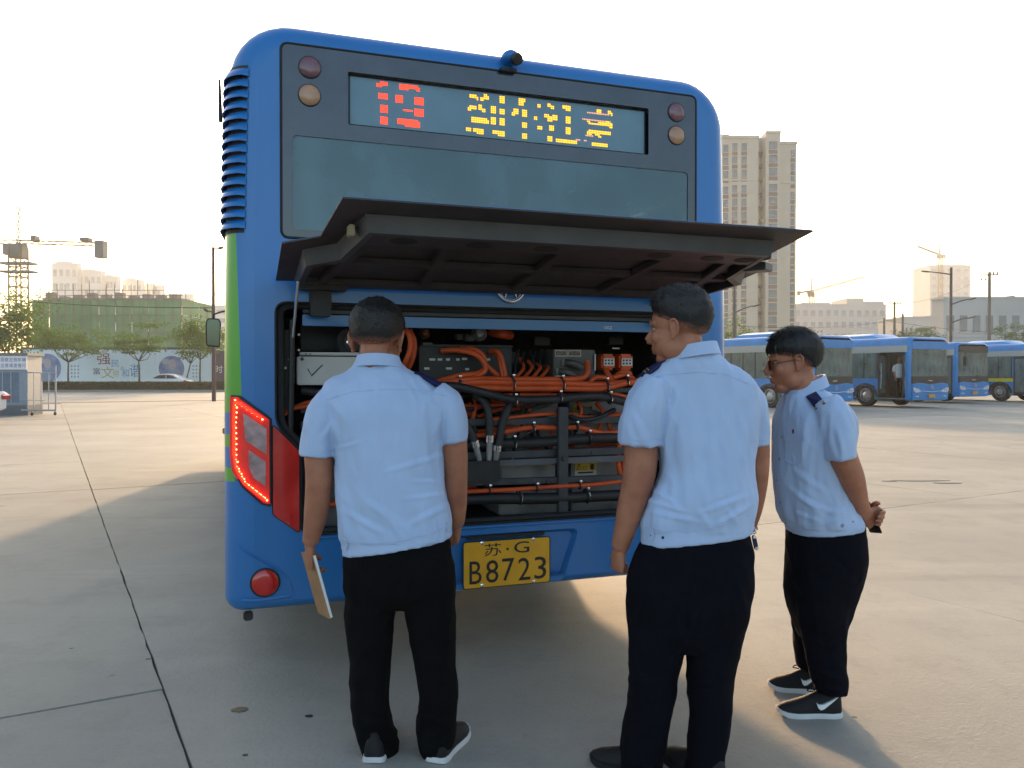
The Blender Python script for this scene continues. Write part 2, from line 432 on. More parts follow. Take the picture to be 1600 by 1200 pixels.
RECESS = rounded([(.98, .385), (1.57, .385), (1.655, .64), (.895, .64)], .04)
def holed_panel(outer, holes, y, rev=False):
    bm = bmesh.new(); es = []
    for loop in [outer] + holes:
        vs_ = [bm.verts.new((x, y, z)) for x, z in loop]
        es += [bm.edges.new((vs_[i], vs_[(i + 1) % len(vs_)])) for i in range(len(vs_))]
    bmesh.ops.triangle_fill(bm, edges=es, use_beauty=True)
    m_ = MB(); bm.verts.index_update(); m_.v = [v.co.copy() for v in bm.verts]; m_.f = [tuple(v.index for v in f.verts) for f in bm.faces]
    bm.free(); return m_
rpn = holed_panel(outline(1), [OPEN, WINR, RECESS], 0.0)
rear_panel = rpn.build('rear_panel', M_BUS, bus, fix=True)
# number plate recess: sloped sides and floor
def inset_loop(loop, d):
    cx = sum(p[0] for p in loop) / len(loop); cz = sum(p[1] for p in loop) / len(loop)
    return [(cx + (x - cx) * (1 - d / abs(.34)), cz + (z - cz) * (1 - d / .125)) for x, z in loop]
rin = inset_loop(RECESS, .018)
m_ = MB(); nn = len(RECESS); m_.v = [Vector((x, 0.0, z)) for x, z in RECESS] + [Vector((x, .03, z)) for x, z in rin]
m_.f = [(i, (i + 1) % nn, nn + (i + 1) % nn, nn + i) for i in range(nn)] + [tuple(nn + i for i in range(nn))]
m_.build('plate_recess', M_BUS, rear_panel, smooth=True)
# jamb of the engine opening and rubber seal
m_ = MB(); nn = len(OPEN); m_.v = [Vector((x, 0.0, z)) for x, z in OPEN] + [Vector((x, .05, z)) for x, z in OPEN]
m_.f = [(i, (i + 1) % nn, nn + (i + 1) % nn, nn + i) for i in range(nn)]
m_.build('opening_jamb', M_BUS, rear_panel, smooth=True)
def loop_tube(loop, y, r, n=8, shrink=0):
    m = MB(); k = len(loop); cx, cz = 1.275, sum(z for _, z in loop) / k
    pts = []
    for x, z in loop:
        d = Vector((cx - x, cz - z)); d = d.normalized() * shrink if shrink else Vector((0, 0)); pts.append(Vector((x + d.x, y, z + d.y)))
    rg = []
    for i in range(k):
        t = (pts[(i + 1) % k] - pts[i - 1]).normalized(); s_ = Vector((0, 1, 0)); u = t.cross(s_)
        rg.append([pts[i] + s_ * r * math.cos(q) + u * r * math.sin(q) for q in [2 * math.pi * j / n for j in range(n)]])
    return m.loft(rg, False, True)
loop_tube(OPEN, .028, .017, shrink=.022).build('rubber_seal', M_RUB, rear_panel, smooth=True)
loop_tube(OPEN, -.001, .005).build('opening_gap', M_RUB, rear_panel, smooth=True)
# front panel closing the far end
fp = holed_panel([(x, z) for x, z in outline(1)], [rrect(.2, 2.35, 1.15, 2.6, .08)], L)
fp.build('front_panel', M_BUS, bus)
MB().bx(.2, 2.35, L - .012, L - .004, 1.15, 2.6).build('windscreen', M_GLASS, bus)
for a, b2 in WIN:
    for sx in (0, 1):
        x = .014 if sx == 0 else W - .014
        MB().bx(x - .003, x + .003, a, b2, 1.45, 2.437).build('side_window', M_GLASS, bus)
# interior: ceiling, lower walls, floor, rear shelf
M_LIN = mat('interior_lining', (.42, .46, .46), .7, var=.06)
m_ = MB(); m_.bx(.06, W - .06, .1, L - .2, 2.76, 2.80); m_.bx(.05, .09, .1, L - .2, 2.44, 2.78); m_.bx(W - .09, W - .05, .1, L - .2, 2.44, 2.78)
m_.bx(.05, .08, .8, L - .2, .9, 1.43); m_.bx(W - .08, W - .05, .8, L - .2, .9, 1.43)
m_.build('interior_lining', M_LIN, bus)
MB().bx(.06, W - .06, .09, L - .2, .95, .98).build('floor', mat('bus_floor', (.12, .12, .13), .7), bus)
MB().bx(.1, W - .1, .06, .95, 1.75, 1.80).build('rear_shelf', M_BAY, bus)
seatm = mat('seat_plastic', (.02, .10, .30), .45)
seat = MB().bx(-.21, .21, -.02, .03, .0, .55).bx(-.21, .21, -.4, 0, -.06, 0).build('seat', seatm, bus, bevel=.015)
seat.location = (.5, 1.45, 1.55)
for x in (.5, .95, 1.6, 2.05):
    for y in (1.45, 2.3, 3.2, 4.1):
        if (x, y) != (.5, 1.45): inst(seat, bus, (x, y, 1.55 if y < 2 else 1.4))

# ---- rear window unit
FR = rrect(.238, 2.312, 1.998, 2.842, .03)
PANE = rrect(.285, 2.265, 2.035, 2.445, .02); LEDW = rrect(.525, 2.035, 2.515, 2.75, .008)
frit = holed_panel(FR, [PANE, LEDW], -.004)
rw = frit.build('rear_window', M_FRIT, bus)
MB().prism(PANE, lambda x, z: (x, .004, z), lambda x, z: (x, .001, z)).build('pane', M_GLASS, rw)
loop_tube(FR, -.002, .006).build('window_gasket', M_RUB, rw, smooth=True)
# LED destination display: grey-teal board behind the glass, dots as small lamps
M_BOARD = mat('display_board', (.13, .235, .29), .35, var=.08, scale=5)
board = MB().bx(.538, 2.022, .02, .03, 2.526, 2.739).build('display_board', M_BOARD, rw)
MB().prism(LEDW, lambda x, z: (x, .034, z), lambda x, z: (x, .031, z)).build('display_surround', mat('display_surround', (.05, .075, .095), .4), rw)
M_RED = mat('red_led', (.9, .05, .02), .4, emit=(1.0, .03, .0), estr=1.3, var=0)
M_AMB = mat('amber_led', (.9, .5, .02), .4, emit=(1.0, .36, .0), estr=.95, var=0)
M_REDH = mat('red_led_core', (.9, .3, .1), .4, emit=(1.0, .35, .12), estr=8, var=0)
PITCHLED = .0088
def led_group(name, m, sc, off, rects, core=None):
    """rects: centre/size of each lit patch in an enlarged view; filled with dots on the board's lattice"""
    done = set(); mbx = MB()
    for (cx, cy, ww, hh) in rects:
        p = rp(off[0] + cx / sc, off[1] + cy / sc, .02); q = rp(off[0] + (cx + 10) / sc, off[1] + cy / sc, .02)
        kx = (q - p).length / 10; hw, hh2 = ww * kx / 2 * .95, hh * kx / 2 * 1.0
        for i in range(math.ceil((p.x - hw) / PITCHLED - .35), math.floor((p.x + hw) / PITCHLED + .35) + 1):
            for j in range(math.ceil((p.z - hh2) / PITCHLED - .35), math.floor((p.z + hh2) / PITCHLED + .35) + 1):
                if (i, j) in done: continue
                done.add((i, j)); c = Vector((i * PITCHLED, .019, j * PITCHLED)); r = PITCHLED * .45
                ring = [c + Vector((r * math.cos(a), 0, r * math.sin(a))) for a in [2 * math.pi * k / 6 for k in range(6)]]
                k = len(mbx.v); mbx.v += ring + [c + Vector((0, -.003, 0))]
                mbx.f += [(k + a, k + (a + 1) % 6, k + 6) for a in range(6)]
    ob = mbx.build(name, m, rw); ob['kind'] = 'stuff'; return ob
led_group('led_digit', M_RED, 6.667, (540, 100), [(400, 205, 62, 36), (350, 222, 30, 14), (392, 337, 76, 50), (393, 467, 76, 48), (395, 588, 76, 58)])
led_group('led_digit', M_RED, 6.667, (540, 100), [(600, 236, 90, 34), (690, 243, 110, 36), (750, 262, 30, 24), (560, 360, 76, 66), (768, 382, 76, 66), (645, 481, 96, 14), (768, 510, 76, 66), (600, 607, 110, 44), (690, 617, 120, 50), (750, 632, 30, 50)])
led_group('led_character', M_AMB, 10, (720, 130), [(180, 198, 50, 22), (225, 215, 40, 30), (260, 245, 30, 20), (335, 240, 50, 30), (385, 210, 55, 65), (428, 235, 20, 28), (645, 262, 55, 90), (190, 372, 90, 26), (140, 395, 35, 40), (300, 385, 50, 60), (345, 415, 40, 35), (515, 425, 55, 80), (640, 440, 55, 80), (215, 575, 75, 80), (300, 580, 70, 66), (380, 592, 55, 80), (425, 620, 25, 30), (515, 600, 55, 88), (640, 615, 55, 88), (125, 722, 55, 30), (230, 735, 60, 22), (300, 757, 75, 60), (540, 765, 50, 22), (622, 792, 95, 56)])
led_group('led_character', M_AMB, 10, (720, 130), [(938, 298, 75, 85), (982, 268, 22, 36), (870, 448, 62, 60), (825, 490, 45, 36), (995, 480, 60, 90), (995, 660, 60, 78), (995, 830, 60, 64)])
led_group('led_character', M_AMB, 10, (720, 130), [(1215, 355, 50, 32), (1385, 342, 40, 36), (1430, 378, 60, 36), (1170, 540, 45, 32), (1345, 500, 50, 40), (1395, 545, 70, 60), (1475, 540, 66, 56), (1235, 705, 76, 32), (1415, 710, 55, 70), (1400, 870, 66, 68), (1545, 893, 120, 34), (1620, 900, 60, 34)])
led_group('led_character', M_AMB, 8.889, (840, 140), [(375, 238, 34, 34), (415, 262, 60, 40), (420, 412, 66, 76), (420, 570, 70, 74), (450, 715, 150, 34), (520, 725, 40, 34)])
led_group('led_character', M_AMB, 8.889, (840, 140), [(853, 308, 42, 62), (990, 318, 40, 44), (1030, 338, 26, 26), (705, 443, 36, 22), (790, 475, 160, 24), (930, 490, 160, 26), (975, 466, 36, 26), (1012, 500, 18, 34), (780, 583, 150, 22), (930, 602, 150, 22), (715, 606, 60, 24), (830, 618, 36, 26), (855, 648, 36, 10), (800, 752, 110, 30), (920, 766, 110, 32)])
led_group('led_row', mat('dim_led', (.6, .3, .2), .4, emit=(1, .4, .25), estr=.35, var=0), 8.889, (840, 140), [(760, 337, 150, 7), (910, 352, 150, 7), (720, 412, 180, 7), (920, 436, 210, 7), (720, 634, 90, 8), (560, 706, 60, 8), (655, 716, 40, 8)])
# four round high-level lamps in the corners of the glass
M_LR = mat('red_lens', (.17, .065, .08), .25, var=.15, coat=.5); M_LA = mat('amber_lens', (.42, .22, .11), .25, var=.15, coat=.5)
for x, z, mm in ((.36, 2.747, M_LR), (.358, 2.625, M_LA), (2.195, 2.747, M_LR), (2.195, 2.629, M_LA)):
    lo = MB().lathe([(.046, 0), (.046, -.006), (.040, -.012), (.022, -.016), (0, -.017)], (x, -.003, z), (0, 1, 0)).build('round_lamp', mm, rw, smooth=True)
    MB().torus((x, -.006, z), (0, 1, 0), .046, .004).build('lamp_rim', M_BLK, lo, smooth=True)
# roof camera
cm = MB().ell((1.286, -.012, 2.905), (.042, .06, .034)).build('rear_camera', M_BUS, bus, smooth=True)
MB().lathe([(.026, 0), (.03, -.02), (.025, -.036), (.012, -.038)], (1.298, -.05, 2.89), (-.25, 1, .45), 20).build('camera_lens', M_BLK, cm, smooth=True)
MB().bx(1.235, 1.315, -.035, -.004, 2.835, 2.852).build('camera_bracket', M_BLK, cm, bevel=.003)
# ---- louvres round the upper left corner (and their twins on the right)
def corner_path(x_end, y_end, n=8, out=0.0):
    P = [(-out, y_end), (-out, RS + .02)]
    for i in range(n + 1):
        a = R(180 + 90 * i / n)
        if RS + RS * math.cos(a) > x_end: break
        P.append((RS + (RS + out) * math.cos(a), RS + (RS + out) * math.sin(a)))
    return P
def tum(z): return .035 * max(0, (z - 1.3) / 1.65) ** 1.5
for flip in (0,):
    def fx(x): return W - x if flip else x
    z0, z1, nl = 2.02, 2.72, 15; dz = (z1 - z0) / nl
    bk = MB(); cpb = corner_path(.085, .42, out=.002)
    bk.loft([[Vector((fx(x + tum(z)), y, z)) for x, y in cpb] for z in (z0 - .01, (z0 + z1) / 2, z1 + .01)], cap=False)
    bk.f = [f for f in bk.f if not ({f[0] % len(cpb), f[1] % len(cpb)} == {0, len(cpb) - 1})]
    back = bk.build('louvre_backing', M_BLK, bus, fix=False)
    for i in range(nl):
        zz = z0 + dz * (i + .5); lv = MB(); rg = []
        for kk, (x, y) in enumerate(corner_path(.08, .40, 9)):
            tdir = Vector((RS - x, RS - y)) if y < RS else Vector((1, 0))
            outw = -(tdir.normalized()) if y < RS else Vector((-1, 0))
            p = Vector((x + tum(zz), y)); endf = 0.25 if kk == 0 or x > .066 else 1
            def pt(o, h): return Vector((fx(p.x + outw.x * o), p.y + outw.y * o, zz + h))
            rg.append([pt(.001, dz * .46), pt(.012 * endf, dz * .36), pt(.026 * endf, -dz * .22), pt(.027 * endf, -dz * .34), pt(.018 * endf, -dz * .26), pt(.004, dz * .30)])
        lv.loft(rg).build('louvre', M_BUS, back, smooth=True, angle=50)
# ---- tail lamps wrapping the corners
def rear_patch(poly, proud, cuts=5):
    bm = bmesh.new(); f = bm.faces.new([bm.verts.new((x, 0, z)) for x, z in poly])
    bmesh.ops.triangulate(bm, faces=[f]); bmesh.ops.subdivide_edges(bm, edges=bm.edges[:], cuts=cuts, use_grid_fill=True)
    m = MB(); bm.verts.index_update()
    m.v = [Vector((v.co.x - (proud if v.co.x < .06 else (-proud if v.co.x > W - .06 else 0)) * .6, rear_y(v.co.x) - proud, v.co.z)) for v in bm.verts]
    m.f = [tuple(v.index for v in f.verts) for f in bm.faces]; bm.free(); return m
def densify(poly, step=.02, closed=True):
    out = []
    for i in range(len(poly) if closed else len(poly) - 1):
        a, b = Vector(poly[i]), Vector(poly[(i + 1) % len(poly)]); k = max(1, int((b - a).length / step))
        out += [tuple(a.lerp(b, j / k)) for j in range(k)]
    if not closed: out.append(poly[-1])
    return out
def rear_rim(poly, proud, r, closed=True):
    P = [Vector((x, rear_y(x) - proud, z)) for x, z in densify(poly, closed=closed)]
    m = MB()
    return m.tube(P + ([P[0]] if closed else []), r, 6, cap=not closed)
M_TLR = mat('tail_lens_red', (.58, .018, .014), .16, var=.15, scale=8, coat=.6)
M_TLC = mat('tail_lens_clear', (.42, .30, .30), .18, var=.3, scale=20, coat=.5)
M_LED = mat('tail_led', (1, .08, .02), .3, emit=(1, .10, .03), estr=9, var=0)
M_GLOW = mat('tail_lit_lens', (.8, .03, .01), .25, emit=(1, .02, .008), estr=1.1, var=0, coat=.5)
LAMP = [(.030, 1.305), (.062, 1.302), (.188, 1.205), (.188, .832), (.155, .842), (.075, .918), (.036, .985), (.028, 1.05)]
UPL = [(.075, 1.235), (.172, 1.165), (.172, 1.055), (.085, 1.115)]
LOL = [(.098, 1.075), (.168, 1.022), (.168, .915), (.118, .955), (.10, 1.0)]
TRI = rounded([(.199, 1.180), (.309, 1.062), (.309, .705), (.199, .790)], .012, 3)
LEDP = [(.150, 1.212), (.048, 1.285), (.044, 1.2), (.045, 1.06), (.052, 1.0), (.085, .935), (.168, .862)]
for flip in (0, 1):
    fl = (lambda P: [(W - x, z) for x, z in P]) if flip else (lambda P: P)
    tl = rear_patch(fl(LAMP), .012).build('tail_lamp', mat('tail_lens_lit', (.58, .018, .014), .16, var=.15, scale=8, coat=.6, emit=(1, .015, .004), estr=.05), bus, smooth=True)
    rear_rim(fl(LAMP), .008, .007).build('lamp_gasket', M_BLK, tl, smooth=True)
    for P in (UPL, LOL): rear_patch(fl(P), .015, 3).build('clear_lens', M_TLC, tl, smooth=True)
    band = MB(); q = densify(fl(LEDP), .018, False)
    band.tube([Vector((x, rear_y(x) - .011, z)) for x, z in q], [(.018, .006)] * len(q), 8).build('light_guide', M_GLOW, tl, smooth=True)
    ls = MB()
    for x, z in densify(fl(LEDP), .021, False):
        for k in ((-.004, .004), (.005, -.006)): ls.ell((x + k[0], rear_y(x) - .019, z + k[1]), (.0042, .003, .0042), n=8, m=6)
    ls.build('led_string', M_LED, tl, smooth=True)
    tr = MB().prism(fl(TRI), lambda x, z: (x, .0, z), lambda x, z: (x, -.012, z)).build('reflector_panel', M_TLR, bus, bevel=.004)
    rear_rim(fl(TRI), .004, .0045).build('panel_gasket', M_BLK, tr, smooth=True)
    x = .164 if not flip else W - .164
    rf = MB().lathe([(.058, .004), (.058, -.008), (.05, -.014), (.03, -.018), (0, -.019)], (x, 0, .496), (0, 1, 0), 32).build('round_reflector', M_TLR, bus, smooth=True)
    MB().torus((x, -.006, .496), (0, 1, 0), .059, .005).build('reflector_rim', M_BLK, rf, smooth=True)
    # pressed crease and ledge in the bumper corner
    cr = [(.06, .655), (.14, .60), (.22, .55), (.262, .50), (.28, .44)]
    rear_rim(fl(cr), .001, .006, False).build('bumper_crease', M_BUS, bus, smooth=True)
    rear_rim(fl([(.07, .425), (.15, .42), (.27, .428)]), .002, .007, False).build('bumper_ledge', M_BUS, bus, smooth=True)
    MB().bx(*sorted((fl([(.075, 0)])[0][0], fl([(.115, 0)])[0][0])), .03, .07, .325, .362).build('tow_lug', M_BLK, bus, bevel=.006)
MB().tube([(.35, -.004, .675), (W - .35, -.004, .675)], .006, 8).build('bumper_crease', M_BUS, bus, smooth=True)
# ---- number plate
M_PL = mat('plate_yellow', (.78, .38, .015), .38, var=.08, scale=8); M_INK = mat('plate_ink', (.012, .010, .010), .5, var=0)
PR = rrect(1.056, 1.494, .388, .609, .012)
plate = MB().prism(PR, lambda x, z: (x, -.002, z), lambda x, z: (x, -.010, z)).build('number_plate', M_PL, bus, bevel=.002)
rear_rim(PR, .0100, .0022).build('plate_rim', M_INK, plate, smooth=True)
def rear_mtx(x, z, y): return Matrix(((1, 0, 0, x), (0, 0, -1, y), (0, 1, 0, z), (0, 0, 0, 1)))
def plate_txt(s, cx, cz, wx, hz): return text_obj('plate_character', s, .1, M_INK, plate, rear_mtx(cx, cz, -.0115), fit=(wx, hz))
pc = rp(769, 858, 0), rp(814, 854, 0)
plate_txt('苏', pc[0].x, pc[0].z, .085, .06); plate_txt('G', pc[1].x, pc[1].z, .078, .055)
MB().cyl((rp(792, 857).x, -.0105, rp(792, 857).z), (0, 1, 0), .006, .002, 12).build('plate_dot', M_INK, plate)
for ch, px, py in (('B', 742, 894), ('8', 768, 892), ('7', 793, 889), ('2', 818, 888), ('3', 843, 886)):
    c = rp(px, py, 0)
    # open single-stroke plate numerals
    plate_txt(ch, c.x, c.z, .062 if ch != 'B' else .06, .108)
for px, py in ((752, 848), (832, 842), (752, 914), (833, 908)):
    c = rp(px, py); MB().lathe([(.009, 0), (.009, -.003), (.004, -.005)], (c.x, -.010, c.z), (0, 1, 0), 12).build('plate_screw', M_CHR, plate, smooth=True)
MB().bx(1.08, 1.47, -.004, .02, .618, .634).build('plate_lamp_bar', M_BLK, bus, bevel=.004)
# ---- round emblem under the hatch hinge
em = MB().torus((1.292, -.008, 1.815), (0, 1, 0), .066, .010, 36, 10).build('emblem', M_CHR, bus, smooth=True)
MB().tube([(1.292 - .03, -.008, 1.77), (1.292, -.008, 1.86), (1.292 + .03, -.008, 1.77)], .006, 8).build('emblem_mark', M_CHR, em, smooth=True)
# ---- wheels, mirror
M_TYRE = mat('tyre', (.02, .02, .02), .8, var=.2, bump=.3, bscale=40); M_RIM = mat('wheel_rim', (.5, .5, .5), .4, metal=.6, var=.15)
def wheel(parent, x, y, side, r=.49, wd=.28):
    t = MB().lathe([(r * .58, -wd / 2), (r * .93, -wd / 2), (r, -wd * .36), (r, wd * .36), (r * .93, wd / 2), (r * .58, wd / 2)], (x, y, r), (1, 0, 0), 36).build('wheel', M_TYRE, parent, smooth=True)
    o = side * wd / 2
    rim = MB().lathe([(r * .60, o), (r * .56, o + side * .01), (r * .50, o - side * .03), (r * .34, o - side * .05), (r * .30, o + side * .01), (r * .16, o + side * .03), (0, o + side * .03)], (x, y, r), (1, 0, 0), 32).build('rim', M_RIM, t, smooth=True)
    hb = MB()
    for k in range(10):
        a = 2 * math.pi * k / 10; hb.cyl((x + o - side * .03, y + r * .44 * math.cos(a), r + r * .44 * math.sin(a)), (1, 0, 0), .035 * r / .49, .03, 10)
    hb.build('rim_holes', M_BLK, t)
    return t
for s_, xx in ((-1, .20), (1, W - .20)):
    for yy in (2.7, 8.2): wheel(bus, xx, yy, s_)
mm_ = MB().tube([(.02, L - .35, 2.437), (-.14, L - .28, 2.40), (-.22, L - .3, 2.36), (-.22, L - .3, 2.28)], .014, 8).build('mirror_arm', M_BLK, bus, smooth=True)
mh = MB().prism(rounded([(-.33, 1.85), (-.12, 1.83), (-.10, 2.24), (-.14, 2.30), (-.31, 2.30), (-.34, 2.22)], .04), lambda x, z: (x, L - .36, z), lambda x, z: (x, L - .22, z)).build('wing_mirror', M_BLK, bus, bevel=.015)
MB().prism(rounded([(-.315, 1.87), (-.135, 1.855), (-.12, 2.23), (-.15, 2.28), (-.30, 2.28), (-.32, 2.21)], .03), lambda x, z: (x, L - .363, z), lambda x, z: (x, L - .3625, z)).build('mirror_glass', mat('mirror_glass', (.10, .13, .14), .05, metal=1, var=0), mh)
MB().box((-.018, 3.2, .95), (.03, .09, .05)).build('side_marker', M_LA, bus, bevel=.006)
# aerial-like pin beside the louvres
MB().tube([(-.012, .30, 2.56), (-.016, .29, 2.75)], [.010, .005], 8).build('side_post', M_BLK, bus, smooth=True)

# ================================================================ raised engine hatch
def HP(x, o, dz=0): return Vector((x, -o, 1.80 + .152 * o + dz))
hatch_half = [(.212, .03), (.206, .55), (.335, .65), (.363, 1.05)]
HLOOP = hatch_half + [(W - x, o) for x, o in reversed(hatch_half)]
hatch = MB().prism(HLOOP, lambda x, o: HP(x, o, 0), lambda x, o: HP(x, o, .006)).build('engine_hatch', M_UND, bus)
MB().prism([(x, o) for x, o in HLOOP], lambda x, o: HP(1.275 + (x - 1.275) * .996, o - .003 if o > .1 else o, .0065), lambda x, o: HP(1.275 + (x - 1.275) * .996, o - .003 if o > .1 else o, .009)).build('outer_skin', M_BUS, hatch)
# pressed inner frame: tray lip, front rail, side rails, ribs
def inner(t):   # inset outline
    return [(.285, .06), (.285, .50), (.40, .60), (.455, .93)]
tray = inner(0); TL_ = tray + [(W - x, o) for x, o in reversed(tray)]
fr = MB(); k = len(TL_)
lip0 = [HP(x, o, -.002) for x, o in TL_]; lipd = lambda o: -.026 - .036 * min(1, max(0, (o - .06) / .45)); lip1 = [HP(1.275 + (x - 1.275) * .985, o - .01, lipd(o)) for x, o in TL_]
fr.v = lip0 + lip1 + [p + Vector((0, .0, .0)) for p in [HP(1.275 + (x - 1.275) * .97, o - .022, -.002) for x, o in TL_]] + [HP(1.275 + (x - 1.275) * .96, o - .03, lipd(o)) for x, o in TL_]
for i in range(k - 1):
    fr.f += [(i, i + 1, k + i + 1, k + i), (k + i, k + i + 1, 3 * k + i + 1, 3 * k + i), (3 * k + i, 3 * k + i + 1, 2 * k + i + 1, 2 * k + i)]
fr.build('tray_lip', M_RAIL, hatch)
def hbar(x0, o0, x1, o1, wd, h0, h1, name, m):
    a, b = Vector((x0, o0)), Vector((x1, o1)); d = (b - a).normalized(); nrm = Vector((-d.y, d.x)) * wd / 2
    P = [a + nrm, b + nrm, b - nrm, a - nrm]
    return MB().prism([(p.x, p.y) for p in P], lambda x, o: HP(x, o, h0), lambda x, o: HP(x, o, h1)).build(name, m, hatch, bevel=.003)
rail = hbar(.47, .845, W - .47, .845, .13, -.060, -.004, 'front_rail', M_UND)
for x in (.60, .88, 1.14, 1.62, 1.86, 2.02):
    e = MB(); c = HP(x, .845, -.0835)
    ring = [(x + .052 * math.cos(a), .845 + .032 * math.sin(a)) for a in [2 * math.pi * i / 20 for i in range(20)]]
    e.prism(ring, lambda q, o: HP(q, o, -.0616), lambda q, o: HP(q, o, -.0602)).build('access_hole', M_BAY, rail)
for x0, x1 in ((.40, .52), (.84, .80), (1.275, 1.275), (W - .84, W - .80), (W - .40, W - .52)):
    hbar(x0, .14, x1, .79, .045, -.030, -.004, 'rib', M_UND)
hbar(.34, .42, W - .34, .42, .05, -.028, -.004, 'cross_rail', M_UND)
hbar(.30, .09, W - .30, .09, .07, -.03, -.004, 'hinge_rail', M_UND)
for x in (.44, W - .44):
    MB().box(HP(x, .83, -.03) + Vector((-.02 if x < 1 else .02, 0, 0)), (.022, .05, .04)).build('latch', mat('latch_brass', (.30, .25, .15), .5, metal=.5) if x < 1 else M_RAIL, hatch, bevel=.004)
MB().box(HP(2.17, .72, -.05), (.10, .10, .035), Matrix.Rotation(R(35), 3, 'Z')).build('latch_bracket', M_RAIL, hatch, bevel=.004)
for x in (.40, W - .40):
    MB().bx(x - .045, x + .045, -.06, .02, 1.655, 1.80).build('hinge', M_BLK, bus, bevel=.005)
    MB().bx(x - .09, x + .11, -.10, -.01, 1.765, 1.79).build('hinge_plate', M_BLK, bus, bevel=.004)
for x in (.285, W - .285):
    st1 = MB().tube([HP(x + (.01 if x < 1 else -.01), .16, -.03), Vector((x, .03, 1.55))], .007, 8).build('gas_strut', M_CHR, bus, smooth=True)
    MB().tube([Vector((x, .025, 1.64)), Vector((x - (.012 if x < 1 else -.012), .03, 1.08))], .013, 10).build('strut_cylinder', M_BLK, st1, smooth=True)
# header below the hinge line
MB().bx(.33, W - .25, .055, .075, 1.618, 1.668).build('bay_header', M_BUS, bus, bevel=.003)
text_obj('header_mark', '002', .02, mat('white_ink', (.7, .7, .7), .5, var=0), bus, rear_mtx(rp(950, 512, .055).x, rp(950, 512, .055).z, .0535), fit=(.045, .016))
MB().bx(.33, W - .25, .03, .05, 1.672, 1.70).build('header_rail', M_STEEL, bus, bevel=.003)
# ================================================================ engine bay
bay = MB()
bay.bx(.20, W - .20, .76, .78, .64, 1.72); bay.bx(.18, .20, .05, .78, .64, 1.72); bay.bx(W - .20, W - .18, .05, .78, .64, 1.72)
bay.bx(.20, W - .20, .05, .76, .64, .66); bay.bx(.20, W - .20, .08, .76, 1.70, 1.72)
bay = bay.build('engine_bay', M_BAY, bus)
def crom(P, k=6):
    P = [Vector(p) for p in P]; out = []
    Q = [P[0] * 2 - P[1]] + P + [P[-1] * 2 - P[-2]]
    for i in range(1, len(Q) - 2):
        a, b, c, d = Q[i - 1], Q[i], Q[i + 1], Q[i + 2]
        for j in range(k):
            t = j / k; out.append(.5 * ((2 * b) + (c - a) * t + (2 * a - 5 * b + 4 * c - d) * t * t + (3 * b - a - 3 * c + d) * t ** 3))
    out.append(P[-1]); return out
def cable(name, m, px, r, dep=.12, k=6, n=10):
    """px: (x, y[, depth]) photo pixels"""
    P = [rp(q[0], q[1], q[2] if len(q) > 2 else dep) for q in px]
    return MB().tube(crom(P, k), r, n).build(name, m, bay, smooth=True)
def pbox(name, m, x0, y0, x1, y1, dep, thick, parent=None, bevel=.004):
    a, b = rp(x0, y0, dep), rp(x1, y1, dep)
    return MB().bx(min(a.x, b.x), max(a.x, b.x), dep, dep + thick, min(a.z, b.z), max(a.z, b.z)).build(name, m, parent or bay, bevel=bevel)
M_CASEG = mat('battery_grey', (.33, .33, .34), .5, metal=.3, var=.2, scale=6, bump=.05)
M_BOX = mat('controller_black', (.020, .019, .019), .55, var=.25, bump=.08)
M_CASE = mat('controller_grey', (.085, .083, .080), .5, metal=.2, var=.15)
M_WHT = mat('white_case', (.52, .51, .49), .5, var=.06, scale=5); M_PEN = mat('marker_ink', (.02, .02, .02), .6, var=0)
# pale control box on the left with a pencilled tick
wb = pbox('control_box', M_WHT, 464, 557, 606, 601, .10, .22)
pbox('box_flange', M_WHT, 468, 550, 606, 556, .105, .2, wb)
tick = [rp(481, 576, .0975), rp(487, 587, .0975), rp(504, 570, .0975)]
MB().tube(tick, [.0022, .003, .002], 6).build('tick_mark', M_PEN, wb, smooth=True)
for x, y in ((472, 561), (478, 553), (485, 553)):
    c = rp(x, y, .098); MB().cyl((c.x, .098, c.z), (0, 1, 0), .008 if x == 472 else .003, .006, 12).build('box_screw', M_STEEL, wb)
# things above the box: pump housing with a bright bolt, dark plates
pb = pbox('pump_housing', M_BOX, 536, 512, 562, 556, .14, .12)
c = rp(545, 535, .135); MB().lathe([(.012, 0), (.012, -.012), (.006, -.014)], (c.x, .138, c.z), (0, 1, 0), 14).build('bolt', M_CHR, pb, smooth=True)
c = rp(551, 535, .14); MB().torus((c.x, .135, c.z), (0, 1, 0), .06, .018, 24, 8).build('pump_ring', M_RUB, pb, smooth=True)
for x, y in ((467, 523), (467, 547), (456, 517), (452, 562), (446, 575), (457, 570)):
    c = rp(x, y, .06); MB().cyl((c.x, .06, c.z), (0, 1, 0), .0055, .01, 8).build('bolt', M_ALU, bay)
pbox('side_plate', M_BOX, 444, 515, 460, 640, .09, .02); pbox('upper_plate', M_BOX, 470, 506, 536, 548, .3, .02)
for k in range(5):
    c = rp(441, 514 + 3.2 * k, .07); MB().cyl((c.x, .07, c.z), (0, 1, 0), .003, .008, 6).build('terminal', mat('brass', (.6, .32, .08), .35, metal=1), bay)
